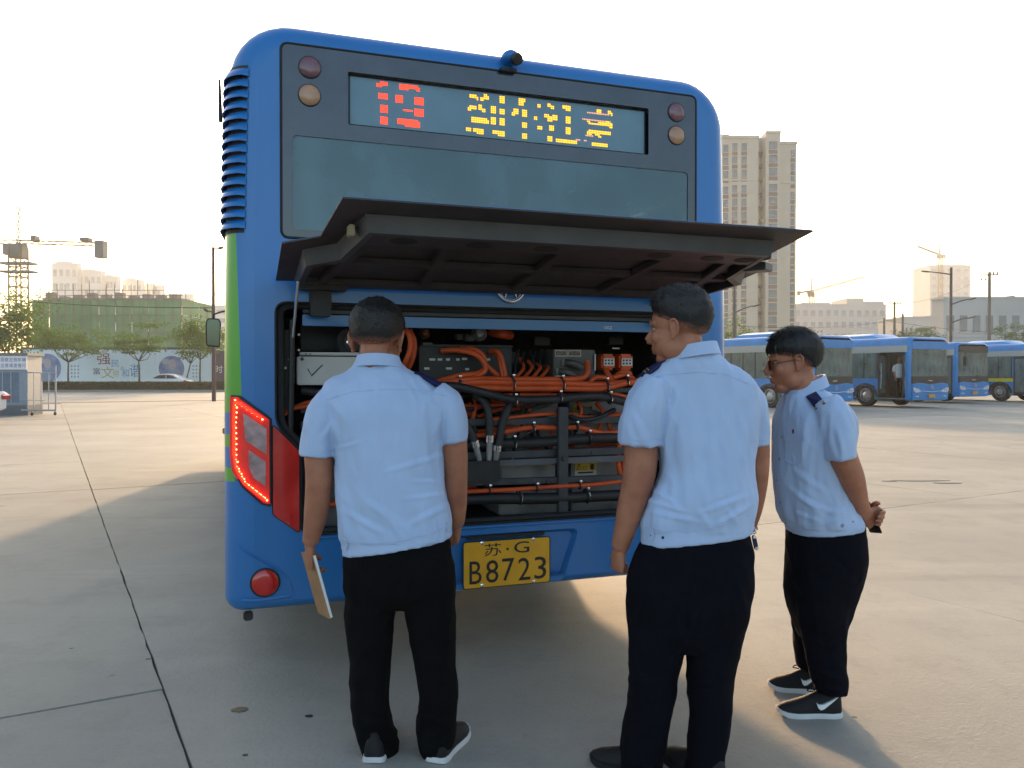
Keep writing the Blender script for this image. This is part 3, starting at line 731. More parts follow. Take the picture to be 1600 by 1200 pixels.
# controllers
c1 = pbox('motor_controller', M_BOX, 655, 541, 800, 592, .22, .25)
pbox('controller_lid', M_BOX, 660, 538, 802, 543, .20, .28, c1)
for x0, y0, ww in ((671, 560, 9), (684, 560, 7), (697, 560, 6), (713, 560, 5), (722, 559, 8), (759, 560, 7), (663, 574, 8), (697, 574, 9), (727, 575, 6)):
    pbox('sticker', M_WHT, x0, y0, x0 + ww, y0 + 3.4, .2165, .002, c1, 0)
c2 = pbox('charge_controller', M_CASE, 865, 546, 930, 598, .16, .22)
for x0, x1 in ((867, 887), (888, 908)):
    p_ = pbox('rating_plate', mat('rating_plate', (.36, .31, .26), .5, var=.1), x0, 546.5, x1, 557.5, .157, .002, c2, 0)
    pbox('plate_print', mat('plate_print', (.16, .13, .11), .6, var=.4, scale=90), x0 + 1.5, 548.5, x1 - 1.5, 555.5, .1555, .001, p_, 0)
for x0, y0, x1, y1 in ((879, 561.5, 893, 571), (870, 576, 884, 585), (868, 586.5, 888, 594)): pbox('connector_socket', M_ALU, x0, y0, x1, y1, .145, .015, c2, .002)
for q in ((884, 566), (875, 580)):
    cable('grey_plug', M_CASE, [(q[0], q[1], .14), (q[0] + 12, q[1] + 2, .11), (q[0] + 24, q[1] + 8, .12)], .018)
pbox('metal_strip', M_ALU, 929, 553, 931, 579, .15, .004, None, 0)
for x0 in (941, 969):
    oc = pbox('orange_connector', M_ORG, x0, 553, x0 + 21, 578, .13, .1, None, .012)
    st_ = pbox('sticker', M_WHT, x0 + 2.5, 560, x0 + 19, 571.5, .128, .0015, oc, 0)
    for i in range(3):
        for j in range(2): pbox('sticker_print', M_PEN, x0 + 4 + 5 * i, 561.5 + 5 * j, x0 + 7 + 5 * i, 564.5 + 5 * j, .1272, .0006, oc, 0)
pbox('sticker', M_WHT, 957, 543.3, 968, 545.2, .2, .001, None, 0)
# round components under the header
for x, y, r, m in ((750, 522, .032, M_ALU), (665, 521, .022, mat('brown_cap', (.25, .10, .06), .4)), ):
    c = rp(x, y, .3); MB().lathe([(r * 1.2, .04), (r * 1.2, 0), (r, -.01), (r * .8, 0), (r * .75, -.012), (r * .45, -.004), (.002, -.006)], (c.x, .3, c.z), (0, 1, 0), 28).build('round_port', m, bay, smooth=True)
cable('orange_plug', M_ORG, [(768, 518, .32), (782, 521, .26), (797, 524, .3)], .026)
# ---- steel frame in front
fr_ = []
def bar(x0, y0, x1, y1, hpx, dep, wd=.03):
    a, b = rp(x0, y0, dep), rp(x1, y1, dep); h = hpx * .0030
    z = Vector((0, 0, h / 2)); yv = Vector((0, wd, 0))
    m = MB(); m.v = [a - z, b - z, b + z, a + z, a - z + yv, b - z + yv, b + z + yv, a + z + yv]
    m.f = [(0, 1, 2, 3), (7, 6, 5, 4), (0, 4, 5, 1), (3, 2, 6, 7), (0, 3, 7, 4), (1, 5, 6, 2)]
    return m.build('frame_bar', M_STEEL, bay, bevel=.003)
bar(470, 722, 1010, 703, 12, .10); bar(470, 665, 1010, 655, 11, .13); bar(470, 763, 1010, 746, 10, .07); bar(470, 836, 1050, 796, 14, .03)
bar(470, 640, 660, 640, 10, .16); bar(930, 611, 1060, 606, 9, .16)
bar(905, 636, 985, 665, 10, .2); bar(790, 655, 865, 628, 9, .22)
MB().bx(rp(880, 700, .06).x - .027, rp(880, 700, .06).x + .027, .055, .085, .668, rp(884, 636, .06).z).build('frame_post', M_STEEL, bay, bevel=.004)
c = rp(881, 717, .05); MB().lathe([(.012, 0), (.012, -.012), (.005, -.014)], (c.x, .056, c.z), (0, 1, 0), 6).build('bolt', M_STEEL, bay)
for x, y in ((800, 716), (925, 707), (760, 759), (852, 752)):
    c = rp(x, y, .1); MB().cyl((c.x, .095 if y < 730 else .066, c.z), (0, 1, 0), .006, .012, 10).build('bolt', M_STEEL, bay)
# ---- battery cases between the bars
for x0, y0, x1, y1, d in ((782, 723, 868, 752, .24), (893, 718, 965, 746, .24), (790, 662, 872, 702, .30), (893, 662, 985, 700, .30), (780, 770, 872, 800, .30), (893, 760, 985, 796, .30), (790, 628, 872, 655, .34), (889, 628, 985, 655, .30), (505, 690, 700, 820, .35)):
    pbox('battery_case', M_CASEG, x0, y0, x1, y1, d, .3, None, .006)
M_WARN = mat('warning_yellow', (.62, .42, .02), .45, var=.1, scale=20)
for x0, y0, d in ((895, 632, .298), (898, 722, .238)):
    s_ = pbox('warning_sticker', M_WHT, x0, y0, x0 + 34, y0 + 20, d - .003, .002, None, 0)
    yl = pbox('sticker_field', M_WARN, x0 + .4, y0 + .4, x0 + 33.6, y0 + 13, d - .005, .0015, s_, 0)
    kx = lambda px, py: rp(px, py, d - .007)
    def loopm(P, r):
        q = [kx(x0 + a, y0 + b) for a, b in P]; return MB().tube(q + [q[0]], r, 5)
    loopm([(3, 11.5), (7, 2.5), (11, 11.5)], .0016).build('warning_triangle', M_PEN, s_)
    MB().tube([kx(x0 + 7, y0 + 5), kx(x0 + 6.4, y0 + 8), kx(x0 + 7.4, y0 + 8), kx(x0 + 7, y0 + 10.5)], .0011, 5).build('warning_bolt', M_PEN, s_)
    loopm([(14, 11.5), (14, 7), (16.5, 6), (19, 7), (19, 11.5)], .0013).build('warning_book', M_PEN, s_)
    hp = [(25, 11.5), (24, 7), (25, 4), (26.5, 3), (28.5, 2.5), (30, 4), (30, 9), (29, 12)]
    q = [kx(x0 + a, y0 + b) for a, b in hp]; MB().prism([(p.x, p.z) for p in q], lambda a, b: (a, d - .0062, b), lambda a, b: (a, d - .0072, b)).build('warning_hand', M_PEN, s_)
    pbox('sticker_text', M_PEN, x0 + 5, y0 + 15.5, x0 + 29, y0 + 17, d - .0036, .0006, s_, 0)
# ---- orange high-voltage cables
cb = [
 ([(560, 640, .2), (630, 622, .16), (690, 605, .10), (745, 597, .08), (800, 598, .08), (880, 599, .08), (940, 601, .08), (985, 596, .08), (1040, 590, .1)], .016),
 ([(600, 618, .14), (650, 606, .10), (700, 597, .09), (745, 593, .09), (800, 593, .09), (880, 593, .09), (910, 590, .10), (918, 580, .10), (917, 565, .12)], .016),
 ([(690, 612, .09), (740, 606, .07), (800, 607, .07), (880, 607, .07), (940, 607, .07), (980, 598, .075), (1030, 592, .09)], .016),
 ([(640, 628, .12), (700, 612, .10), (760, 602, .095), (830, 603, .095), (910, 604, .095), (960, 600, .10), (1010, 597, .11)], .015),
 ([(760, 619, .11), (830, 616, .11), (900, 618, .11), (960, 616, .11), (1010, 630, .12)], .010),
 ([(690, 548, .2), (715, 547, .15), (742, 553, .12), (756, 566, .11), (757, 580, .11), (735, 592, .11), (700, 600, .11)], .014),
 ([(720, 545, .2), (740, 546, .15), (754, 555, .13), (760, 570, .13), (772, 582, .12), (777, 587, .13)], .013),
 ([(765, 549, .2), (776, 549, .15), (783, 558, .13), (787, 575, .13), (790, 588, .12)], .012),
 ([(770, 551, .2), (777, 554, .16), (781, 566, .14), (785, 588, .13)], .011),
 ([(680, 598, .13), (715, 588, .12), (745, 584, .12), (757, 578, .12)], .015),
 ([(632, 512, .16), (640, 525, .14), (641, 545, .14), (634, 565, .15), (628, 580, .2)], .014),
 ([(640, 515, .2), (648, 535, .2), (645, 560, .2), (636, 580, .22)], .012),
 ([(945, 575, .15), (952, 588, .12), (960, 590, .11), (970, 583, .11), (982, 583, .11), (986, 593, .11)], .015),
 ([(958, 590, .1), (975, 586, .1), (990, 592, .1)], .014),
 ([(920, 600, .11), (930, 590, .11), (950, 592, .11), (965, 600, .11)], .014),
 ([(640, 690, .2), (720, 684, .16), (780, 676, .10), (830, 668, .10), (870, 669, .10), (905, 668, .10), (935, 676, .10), (965, 675, .10), (985, 660, .12)], .014),
 ([(730, 660, .16), (800, 652, .12), (872, 646, .12), (920, 652, .16), (985, 646, .14)], .010),
 ([(720, 655, .2), (745, 638, .2), (790, 625, .2)], .010), ([(725, 660, .22), (780, 640, .22), (830, 640, .22)], .010),
 ([(500, 790, .15), (600, 780, .12), (720, 769, .06), (800, 765, .06), (870, 760, .06), (930, 757, .06), (985, 750, .08)], .011),
 ([(968, 690, .12), (966, 720, .12), (970, 745, .12)], .014), ([(975, 690, .13), (974, 720, .13), (978, 750, .13)], .014),
 ([(440, 640, .12), (470, 636, .14), (520, 628, .16)], .010), ([(440, 650, .13), (470, 632, .16), (500, 625, .2)], .009),
]
for P, r in cb: cable('orange_cable', M_ORG, P, r)
MB_ = MB()
# ---- black hoses
hs = [
 ([(560, 625, .14), (640, 607, .10), (700, 603, .07), (745, 611, .05), (800, 624, .045), (860, 624, .045), (930, 619, .05), (975, 628, .06), (1020, 640, .08)], .021),
 ([(700, 640, .1), (715, 620, .09), (722, 650, .06), (737, 680, .05), (742, 692, .045)], .020),
 ([(740, 615, .12), (758, 630, .08), (764, 655, .06), (765, 684, .045)], .020),
 ([(808, 615, .12), (795, 635, .07), (785, 660, .055), (780, 690, .045), (777, 699, .045)], .020),
 ([(690, 700, .12), (760, 694, .09), (830, 692, .09), (880, 688, .09), (940, 684, .09), (1010, 684, .1)], .026),
 ([(690, 782, .12), (760, 779, .08), (830, 779, .08), (880, 778, .08), (940, 775, .08), (1020, 772, .1)], .028),
 ([(890, 650, .12), (910, 656, .09), (935, 652, .10), (960, 640, .14)], .012),
 ([(650, 640, .25), (700, 655, .25), (760, 665, .25)], .018), ([(800, 700, .1), (815, 683, .09), (835, 672, .085)], .006),
 ([(470, 610, .14), (520, 615, .14), (600, 608, .14)], .02), ([(440, 690, .2), (520, 700, .2), (600, 690, .2)], .02),
]
for P, r in hs: cable('black_hose', M_HOSE, P, r, n=14)
for (x0, y0), (x1, y1) in (((742, 692), (750, 722)), ((765, 684), (764, 720)), ((777, 699), (774, 722))):
    a, b = rp(x0, y0, .045), rp(x1, y1, .06)
    f = MB().tube([a, a.lerp(b, .45), b], [.017, .015, .012], 14).build('hose_fitting', M_ALU, bay, smooth=True)
    for t in (-.06, .10):
        p = a.lerp(b, t); d = (b - a).normalized(); MB().cyl(p, d, .0225, .016, 18).build('hose_clamp', M_CHR, f, smooth=True)
pbox('junction_box', M_BOX, 720, 722, 782, 752, .03, .2)
# ---- cable clips
for x, y, r, d in ((800, 600, .036, .08), (877, 601, .036, .08), (946, 604, .034, .08), (716, 600, .03, .1), (978, 597, .026, .085), (804, 627, .026, .05), (874, 622, .026, .05), (952, 623, .026, .055), (717, 600, .03, .1), (832, 669, .02, .1), (900, 668, .02, .1), (802, 694, .031, .09), (919, 685, .031, .09), (811, 777, .034, .08), (916, 775, .034, .08), (764, 766, .016, .06), (838, 763, .016, .06), (905, 759, .016, .06)):
    c = rp(x, y, d); cl = MB().torus(c, (1, 0, .12), r, .0045, 22, 6).build('cable_clip', M_RUB, bay, smooth=True)
    if r > .018:
        MB().tube([c + Vector((.004, -r * .75 - .004, r * .62)), c + Vector((.005, -r - .0045, .15 * r)), c + Vector((.004, -r * .9 - .004, -r * .45))], .0026, 6).build('clip_edge', M_CHR, cl, smooth=True)
    c2_ = c + Vector((.004, -r * .3, r + .008)); MB().lathe([(.007, 0), (.007, -.01), (.003, -.012)], c2_, (0, 1, 0), 8).build('clip_bolt', M_CHR, cl, smooth=True)

# ---- the tangle further in: thinner looms, secondary hoses, brackets and connectors
rb = random.Random(77)
for k in range(34):
    x0 = rb.uniform(480, 900); ln = rb.uniform(90, 260); y0 = rb.choice([rb.uniform(596, 640), rb.uniform(640, 690), rb.uniform(690, 800)]); d = rb.uniform(.14, .30)
    sl = rb.uniform(-14, 14); sg_ = rb.uniform(2, 12)
    P = [(x0 + ln * t, y0 - 6 * t * ln / 200 + sl * t + sg_ * math.sin(math.pi * t * rb.choice([1, 1, 2])) + rb.uniform(-2, 2), d + rb.uniform(-.02, .02)) for t in (0, .25, .5, .75, 1)]
    org = rb.random() < .6
    if any(885 < q[0] < 940 and (626 < q[1] < 656 or 716 < q[1] < 746) for q in P) or (x0 < 940 < x0 + ln + 60 and (626 < y0 < 656 or 716 < y0 < 752)): continue
    cable('orange_cable' if org else 'black_hose', M_ORG if org else M_HOSE, P, rb.uniform(.006, .012) if org else rb.uniform(.005, .014), n=8, k=5)
for k in range(12):
    x0 = rb.uniform(690, 985); y0 = rb.uniform(608, 660); P = [(x0, y0, .2), (x0 + rb.uniform(-12, 12), y0 + 20, .17), (x0 + rb.uniform(-22, 22), y0 + rb.uniform(35, 70), .2)]
    cable('orange_cable' if k % 2 else 'black_hose', M_ORG if k % 2 else M_HOSE, P, rb.uniform(.007, .012), n=8, k=5)
for k in range(16):
    x0 = rb.uniform(640, 985); y0 = rb.uniform(520, 596); cb2 = pbox('connector', rb.choice([M_BOX, M_CASE, M_BOX]), x0, y0, x0 + rb.uniform(8, 26), y0 + rb.uniform(6, 18), rb.uniform(.24, .36), .06)
for k in range(6):
    x0 = 810 + 9 * k; cable('black_hose', M_HOSE, [(x0, 548 + rb.uniform(-4, 4), .28), (x0 + rb.uniform(-6, 6), 568, .22), (x0 + rb.uniform(-10, 10), 592, .2)], .006, n=7, k=4)
for k in range(4):
    x0 = 812 + 13 * k; cable('orange_cable', M_ORG, [(x0, 560 + 4 * k, .26), (x0 + 6, 575, .2), (x0 - 8, 592, .16)], .009, n=8, k=4)
# ================================================================ people
M_SKIN = mat('skin', (.40, .165, .092), .5, col2=(.29, .108, .060), scale=16, bump=.08, bscale=150, spec=.4)
M_SHIRT = mat('shirt_blue', (.39, .50, .705), .8, var=.05, scale=6, bump=.10, bscale=350, sheen=.15)
M_TROU = mat('trousers_navy', (.004, .004, .0075), .95, var=.2, scale=8, bump=.15, bscale=250, spec=.12)
M_TROUB = mat('trousers_black', (.0045, .004, .0045), .95, var=.2, scale=8, bump=.15, bscale=250, spec=.12)
M_EPA = mat('epaulette_navy', (.008, .012, .07), .6, var=.15); M_GOLD = mat('gold_thread', (.55, .42, .16), .45, metal=.4)
M_SHOE = mat('shoe_black', (.006, .0055, .0065), .75, var=.2, bump=.2, bscale=200); M_SOLE = mat('shoe_sole', (.62, .62, .62), .6, var=.08)
M_BTN = mat('button', (.20, .25, .34), .35)
def hair_mat():
    m = bpy.data.materials.new('hair'); m.use_nodes = True; nt = m.node_tree; b = nt.nodes['Principled BSDF']
    a = nt.nodes.new('ShaderNodeAttribute'); a.attribute_name = 'fade'
    tc = nt.nodes.new('ShaderNodeTexCoord'); n = nt.nodes.new('ShaderNodeTexNoise'); n.inputs['Scale'].default_value = 220; n.inputs['Detail'].default_value = 3
    nt.links.new(tc.outputs['Object'], n.inputs[0])
    ad = nt.nodes.new('ShaderNodeMath'); ad.operation = 'MULTIPLY_ADD'; nt.links.new(n.outputs[0], ad.inputs[0]); ad.inputs[1].default_value = .22; nt.links.new(a.outputs['Fac'], ad.inputs[2])
    mr = nt.nodes.new('ShaderNodeMapRange'); mr.inputs[1].default_value = .14; mr.inputs[2].default_value = .62; nt.links.new(ad.outputs[0], mr.inputs[0])
    mx = nt.nodes.new('ShaderNodeMix'); mx.data_type = 'RGBA'; nt.links.new(mr.outputs[0], mx.inputs[0])
    mx.inputs[6].default_value = (.32, .128, .072, 1); mx.inputs[7].default_value = (.010, .008, .007, 1)
    nt.links.new(mx.outputs[2], b.inputs['Base Color']); b.inputs['Roughness'].default_value = .55
    bp = nt.nodes.new('ShaderNodeBump'); bp.inputs['Strength'].default_value = .5; bp.inputs['Distance'].default_value = .004
    nt.links.new(n.outputs[0], bp.inputs['Height']); nt.links.new(bp.outputs[0], b.inputs['Normal'])
    return m
M_HAIR = hair_mat()

def sect(D, rows, n=36, pw=2.3):
    """stack of horizontal body sections; row = (photo x, photo y, half width px, half depth m[, depth offset m, tilt])"""
    rg = []
    for r in rows:
        x, y, hw, b = r[:4]; d = r[4] if len(r) > 4 else 0; tilt = r[5] if len(r) > 5 else 0
        c = at(x, y, D + d); a = hw * (D + d) / FPX; ring = []
        for j in range(n):
            q = 2 * math.pi * j / n; cs, sn = math.cos(q), math.sin(q)
            ex = abs(cs) ** (2 / pw) * (1 if cs >= 0 else -1); ey = abs(sn) ** (2 / pw) * (1 if sn >= 0 else -1)
            ring.append(c + Vector((a * ex, b * ey, tilt * a * ex)))
        rg.append(ring)
    return rg
def limb(mb, D, pts, n=18):
    """pts: (photo x, photo y, half width px, depth offset[, depth radius m])"""
    P = []; r = []
    for q in pts:
        P.append(at(q[0], q[1], D + q[3])); a = q[2] * (D + q[3]) / FPX; r.append((a, q[4] if len(q) > 4 else a))
    # resample smoothly
    k = 5; PP = crom(P, k); RR = []
    for i in range(len(P) - 1):
        for j in range(k): t = j / k; RR.append((r[i][0] * (1 - t) + r[i + 1][0] * t, r[i][1] * (1 - t) + r[i + 1][1] * t))
    RR.append(r[-1])
    return mb.tube(PP, RR, n, ref=(1, 0, 0))
def smooth_rows(rows, k=4):
    out = []
    full = [tuple(r) + (0,) * (6 - len(r)) for r in rows]
    for i in range(len(full) - 1):
        p0, p1, p2, p3 = full[max(i - 1, 0)], full[i], full[i + 1], full[min(i + 2, len(full) - 1)]
        for j in range(k):
            t = j / k
            out.append(tuple(.5 * (2 * b + (c - a) * t + (2 * a - 5 * b + 4 * c - d) * t * t + (3 * b - a - 3 * c + d) * t ** 3) for a, b, c, d in zip(p0, p1, p2, p3)))
    out.append(full[-1]); return out

def head_frame(c, yaw, pitch=0, roll=0, s=1.0):
    """head axes: x to the person's right-hand side of the face, y forward, z up; yaw 0 faces +Y (away from the camera), positive turns to -X"""
    return Matrix.Translation(c) @ Matrix.Rotation(yaw, 4, 'Z') @ Matrix.Rotation(pitch, 4, 'X') @ Matrix.Rotation(roll, 4, 'Y') @ Matrix.Scale(s, 4)
def add_head(mb, F, neck_to=None, jaw=1.0):
    R3 = F.to_3x3()
    def E(c, r): mb.ell(F @ Vector(c), r, R3, 24, 14)
    def T(P, r, n=10): mb.tube([F @ Vector(p) for p in P], [q * F.to_scale()[0] for q in r], n)
    E((0, -.014, .042), (.077, .097, .084)); E((0, .022, .03), (.070, .070, .075))
    E((0, .028, -.032), (.063 * jaw, .068, .084)); E((0, .056, -.098), (.036 * jaw, .032, .024))
    for s in (-1, 1):
        E((s * .040 * jaw, .014, -.068), (.025, .046, .036)); E((s * .040, .064, -.024), (.024, .024, .026))
        E((s * .012, .101, -.036), (.0085, .011, .008))
        # ear: bowl, rim and lobe
        E((s * .077, -.006, -.004), (.007, .017, .028)); E((s * .077, .000, -.030), (.007, .009, .011))
        T([(s * .078, .010, .012), (s * .084, .004, .027), (s * .088, -.012, .030), (s * .090, -.022, .016), (s * .087, -.022, -.006), (s * .080, -.012, -.026)], [.0045, .005, .005, .005, .005, .005])
    T([(0, .088, .012), (0, .103, -.010), (0, .115, -.030)], [.008, .0105, .0135]); E((0, .108, -.037), (.011, .013, .008))
    T([(-.05, .066, .024), (-.028, .084, .024), (0, .088, .020), (.028, .084, .024), (.05, .066, .024)], [.009, .011, .010, .011, .009])
    T([(-.024, .084, -.063), (-.008, .096, -.059), (0, .096, -.061), (.008, .096, -.059), (.024, .084, -.063)], [.004, .0065, .006, .0065, .004])
    T([(-.022, .083, -.069), (0, .094, -.073), (.022, .083, -.069)], [.005, .0085, .005])
    if neck_to is not None:
        a = F @ Vector((0, -.022, -.02)); b = Vector(neck_to)
        mb.tube([a, F @ Vector((0, -.024, -.09)), F @ Vector((0, -.028, -.115)) * .5 + b * .5, b], [.052, .055, .055, .056], 20)
def hair_shell(F, name, parent, origin, thick, line, seed, strands=3200, slen=.014, rough=1.0, lift=.5):
    """thick(d): hair thickness in m for a direction d on the skull; line(d) > 0 where hair grows"""
    rs_ = random.Random(seed); c0 = Vector((0, -.012, .036)); rad = Vector((.0795, .0995, .0915)); n, m = 72, 44
    mb = MB(); fade = []; rings = []
    def pt(d):
        l = line(d); t = thick(d)
        base = Vector((d.x * rad.x, d.y * rad.y, d.z * rad.z))
        g = max(0.0, min(1.0, l / .34)); nz_ = mnoise.noise(d * 7 + Vector((seed, 0, 0))) * .35 + mnoise.noise(d * 19) * .25
        off = (t * (1 + nz_ * rough) + .001) * g - .014 * (1 - min(1, max(0, (l + .12) / .12)))
        return c0 + base + d * off, g * min(1, t / .0072)
    for i in range(1, m):
        th = math.pi * i / m; ring = []
        for j in range(n):
            ph = 2 * math.pi * j / n; d = Vector((math.sin(th) * math.cos(ph), math.sin(th) * math.sin(ph), math.cos(th)))
            p, f = pt(d); ring.append(F @ p); fade.append(f)
        rings.append(ring)
    mb.loft(rings, True)
    k = 0
    while k < strands:
        d = Vector((rs_.gauss(0, 1), rs_.gauss(0, 1), rs_.gauss(0, 1))).normalized()
        if line(d) < .04 or d.z < -.75: k += 1; continue
        p, f = pt(d); t = thick(d); ln = min(slen, t * 1.1 + .002) * rs_.uniform(.5, 1.2)
        flow = Vector((rs_.uniform(-.5, .5), .5 if d.z > .5 else -.1, -.6 if d.z < .55 else .1)) + d * (lift if d.z > .5 else lift * .45)
        tip = p + flow.normalized() * ln; sd_ = d.cross(flow).normalized() * .0011
        base = len(mb.v); mb.v += [F @ (p - sd_ - d * .002), F @ (p + sd_ - d * .002), F @ tip]; mb.f.append((base, base + 1, base + 2)); fade += [max(f, .62)] * 3
        k += 1
    o = mb.build(name, M_HAIR, parent, smooth=True, origin=origin, angle=60, fix=False)
    at_ = o.data.attributes.new('fade', 'FLOAT', 'POINT')
    for i, f in enumerate(fade): at_.data[i].value = f
    return o
def add_hand(mb, wrist, d, nrm, thumb, curl=.5, size=1.0, spread=.0, thumb_curl=.3, wrist_r=.026):
    """palm plus five separate fingers; d = direction of the hand, nrm = side the fingers curl to, thumb = +1/-1 side of the thumb"""
    w_ = Vector(wrist); d = Vector(d).normalized(); nrm = (Vector(nrm) - d * Vector(nrm).dot(d)).normalized(); s = d.cross(nrm) * thumb
    S = size
    mb.tube([w_ - d * .02 * S, w_, w_ + d * .03 * S, w_ + d * .06 * S, w_ + d * .088 * S], [(wrist_r, wrist_r * .8), (wrist_r, wrist_r * .75), (.036 * S, .018 * S), (.041 * S, .016 * S), (.040 * S, .012 * S)], 16, ref=s)
    fl = [(.030, .066, .0088), (.0102, .076, .0092), (-.0102, .071, .0088), (-.029, .054, .0078)]
    for i, (off, ln, r) in enumerate(fl):
        p = w_ + d * .084 * S + s * off * S * (1.0 + spread); dd = (d + s * off * spread * 14).normalized(); P = [p - d * .02 * S, p]; ang = 0
        c = curl[i] if isinstance(curl, (list, tuple)) else curl * (1 + .08 * i)
        for seg, fr in ((0, .45), (1, .30), (2, .25)):
            ang += c * (1.0 if seg < 2 else .75)
            q = (dd * math.cos(ang) + nrm * math.sin(ang)); p = p + q * ln * fr * S; P.append(p)
        mb.tube(P, [r * S * 1.05, r * S * 1.05, r * S, r * S * .92, r * S * .75], 10)
    p = w_ + d * .022 * S + s * .026 * S; q = (d * .75 + s * .62 + nrm * .30).normalized(); P = [p - s * .012 * S, p]
    for seg, ln in enumerate((.042, .030, .024)):
        p = p + q * ln * S; P.append(p); q = (q + nrm * thumb_curl * .8 - s * thumb_curl * .9 + d * .1).normalized()
    mb.tube(P, [.0145 * S, .0135 * S, .0115 * S, .0105 * S, .0075 * S], 10)
def shoe(parent, origin, heel, toe, lab, width=.048, upper=M_SHOE, sole=M_SOLE, swoosh=0, laces=True):
    h, t = Vector(heel), Vector(toe); d = (t - h); L_ = d.length; d.normalize(); s = Vector((-d.y, d.x, 0)); up = Vector((0, 0, 1))
    prof = [(0.0, .55, .092), (.04, .80, .108), (.15, .88, .110), (.28, .84, .116), (.42, .86, .096), (.58, .98, .076), (.72, 1.04, .064), (.86, .92, .054), (.95, .68, .044), (1.0, .35, .032)]
    def ring(f, w_, hh, z0, inset=0):
        R_ = []
        for j in range(20):
            q = 2 * math.pi * j / 20; cx = math.cos(q); cz = math.sin(q)
            zz = z0 + (max(0, cz) ** .75) * (hh - z0) if cz > 0 else z0 + cz * .004
            R_.append(h + d * (f * L_) + s * ((width * w_ - inset) * abs(cx) ** .7 * (1 if cx > 0 else -1) * (1 - .35 * max(0, cz) ** 2)) + up * zz)
        return R_
    u = MB().loft([ring(f, w_, hh, .018, .003) for f, w_, hh in prof]).build('shoe', upper, parent, smooth=True, origin=origin, angle=70)
    so = MB(); rg = []
    for f, w_, hh in prof:
        lift = .018 * max(0, (f - .75) / .25) ** 2 + .006 * max(0, (.1 - f) / .1)
        ww = width * w_ * 1.03; c = h + d * ((f - .5) * 1.02 + .5) * L_
        rg.append([c + s * ww + up * (.0 + lift), c + s * ww * 1.02 + up * (.012 + lift), c + s * ww * .97 + up * (.022 + lift * .6), c - s * ww * .97 + up * (.022 + lift * .6), c - s * ww * 1.02 + up * (.012 + lift), c - s * ww + up * lift])
    so.loft(rg).build('sole', sole, u, smooth=True, origin=origin, angle=45)
    if laces:
        for k in range(4):
            f = .40 + .075 * k; hh = .092 - .045 * (f - .36) / .3
            P = [h + d * f * L_ + s * .026 + up * (hh - .010), h + d * (f + .02) * L_ + up * (hh + .004), h + d * (f + .01) * L_ - s * .026 + up * (hh - .010)]
            MB().tube(P, .0028, 6).build('lace', M_SHOE, u, smooth=True, origin=origin)
        P = [h + d * .40 * L_ + up * .097 + s * a + d * b + up * c for a, b, c in ((0, 0, 0), (.012, .012, .018), (.022, .03, .02), (.012, .035, .008), (0, .008, 0))]
        MB().tube(crom(P, 4), .0025, 6).build('lace_bow', M_SHOE, u, smooth=True, origin=origin)
    if swoosh:
        sg = swoosh; pts = [(.36, .060), (.33, .046), (.30, .040), (.22, .050), (.06, .078), (.20, .062), (.28, .056), (.33, .060)]
        pts = [(.42, .066), (.395, .046), (.36, .038), (.31, .042), (.19, .066), (.05, .092), (.20, .074), (.32, .060), (.38, .058)]
        def sp(a, b, o):
            ww = width * (.90 if a > .1 else .80) * (1 - .30 * max(0, (b - .03) / .08) ** 2)
            return h + d * a * L_ + s * sg * (ww + o) + up * b
        MB().prism(pts, lambda a, b: sp(a, b, -.012), lambda a, b: sp(a, b, .0025)).build('tick_logo', mat('logo_white', (.8, .8, .8), .5, var=.03), u, origin=origin)
    return u
def bvh_of(mb):
    from mathutils.bvhtree import BVHTree
    return BVHTree.FromPolygons([tuple(v) for v in mb.v], [f for f in mb.f])
def to_px(p):
    v = p - Vector((0, 0, CAMH)); cy, sy = math.cos(PITCH), math.sin(PITCH)
    dep = v.y * cy - v.z * sy; up = v.y * sy + v.z * cy
    return 800 + FPX * v.x / dep, 600 - FPX * up / dep
def crease(mb, segs):
    """pulled creases: ridges along given lines on the side of the cloth that faces the photographer"""
    for i, p in enumerate(mb.v):
        if mb.n[i].y > .25: continue
        x, y = to_px(p); o = 0
        for x0, y0, x1, y1, amp, wd in segs:
            dx, dy = x1 - x0, y1 - y0; L2 = dx * dx + dy * dy; t = ((x - x0) * dx + (y - y0) * dy) / L2
            if -.2 < t < 1.2:
                d = ((x - x0) * dy - (y - y0) * dx) / math.sqrt(L2)
                if abs(d) < 3.5 * wd:
                    tp = max(0, 1 - (2 * t - 1) ** 2 * .7) if 0 <= t <= 1 else max(0, .3 - 1.5 * max(-t, t - 1))
                    o += amp * tp * (math.exp(-(d / wd) ** 2) - .6 * math.exp(-((d - 1.5 * wd) / wd) ** 2))
        if o: mb.v[i] = p + mb.n[i] * o
    return mb
def fold_cloth(mb, amp, seed, zb=None, stretch=(12, 12, 3.2), waist=None):
    """push cloth vertices along their normals: long soft folds, sharper creases, gathers above the waistband"""
    off = Vector((seed * 3.1, seed * 1.7, 0))
    for i, p in enumerate(mb.v):
        q = Vector((p.x * stretch[0] + p.z * 2.2, p.y * stretch[1], p.z * stretch[2] - p.x * 2.5)) + off
        a = mnoise.noise(q) * 1.0 + (1 - abs(mnoise.noise(q * 1.9 + Vector((9, 0, 0)))) * 2.4) * .45 + mnoise.noise(q * 4.2) * .18
        k = amp
        if waist is not None:
            t = max(0.0, 1 - abs(p.z - waist - .06) / .09)
            a += t * 1.6 * mnoise.noise(Vector((p.x * 22, p.y * 22, p.z * 6)) + off)
            if p.z < waist + .012: k = amp * .25
        mb.v[i] = p + mb.n[i] * (a * k)
    return mb
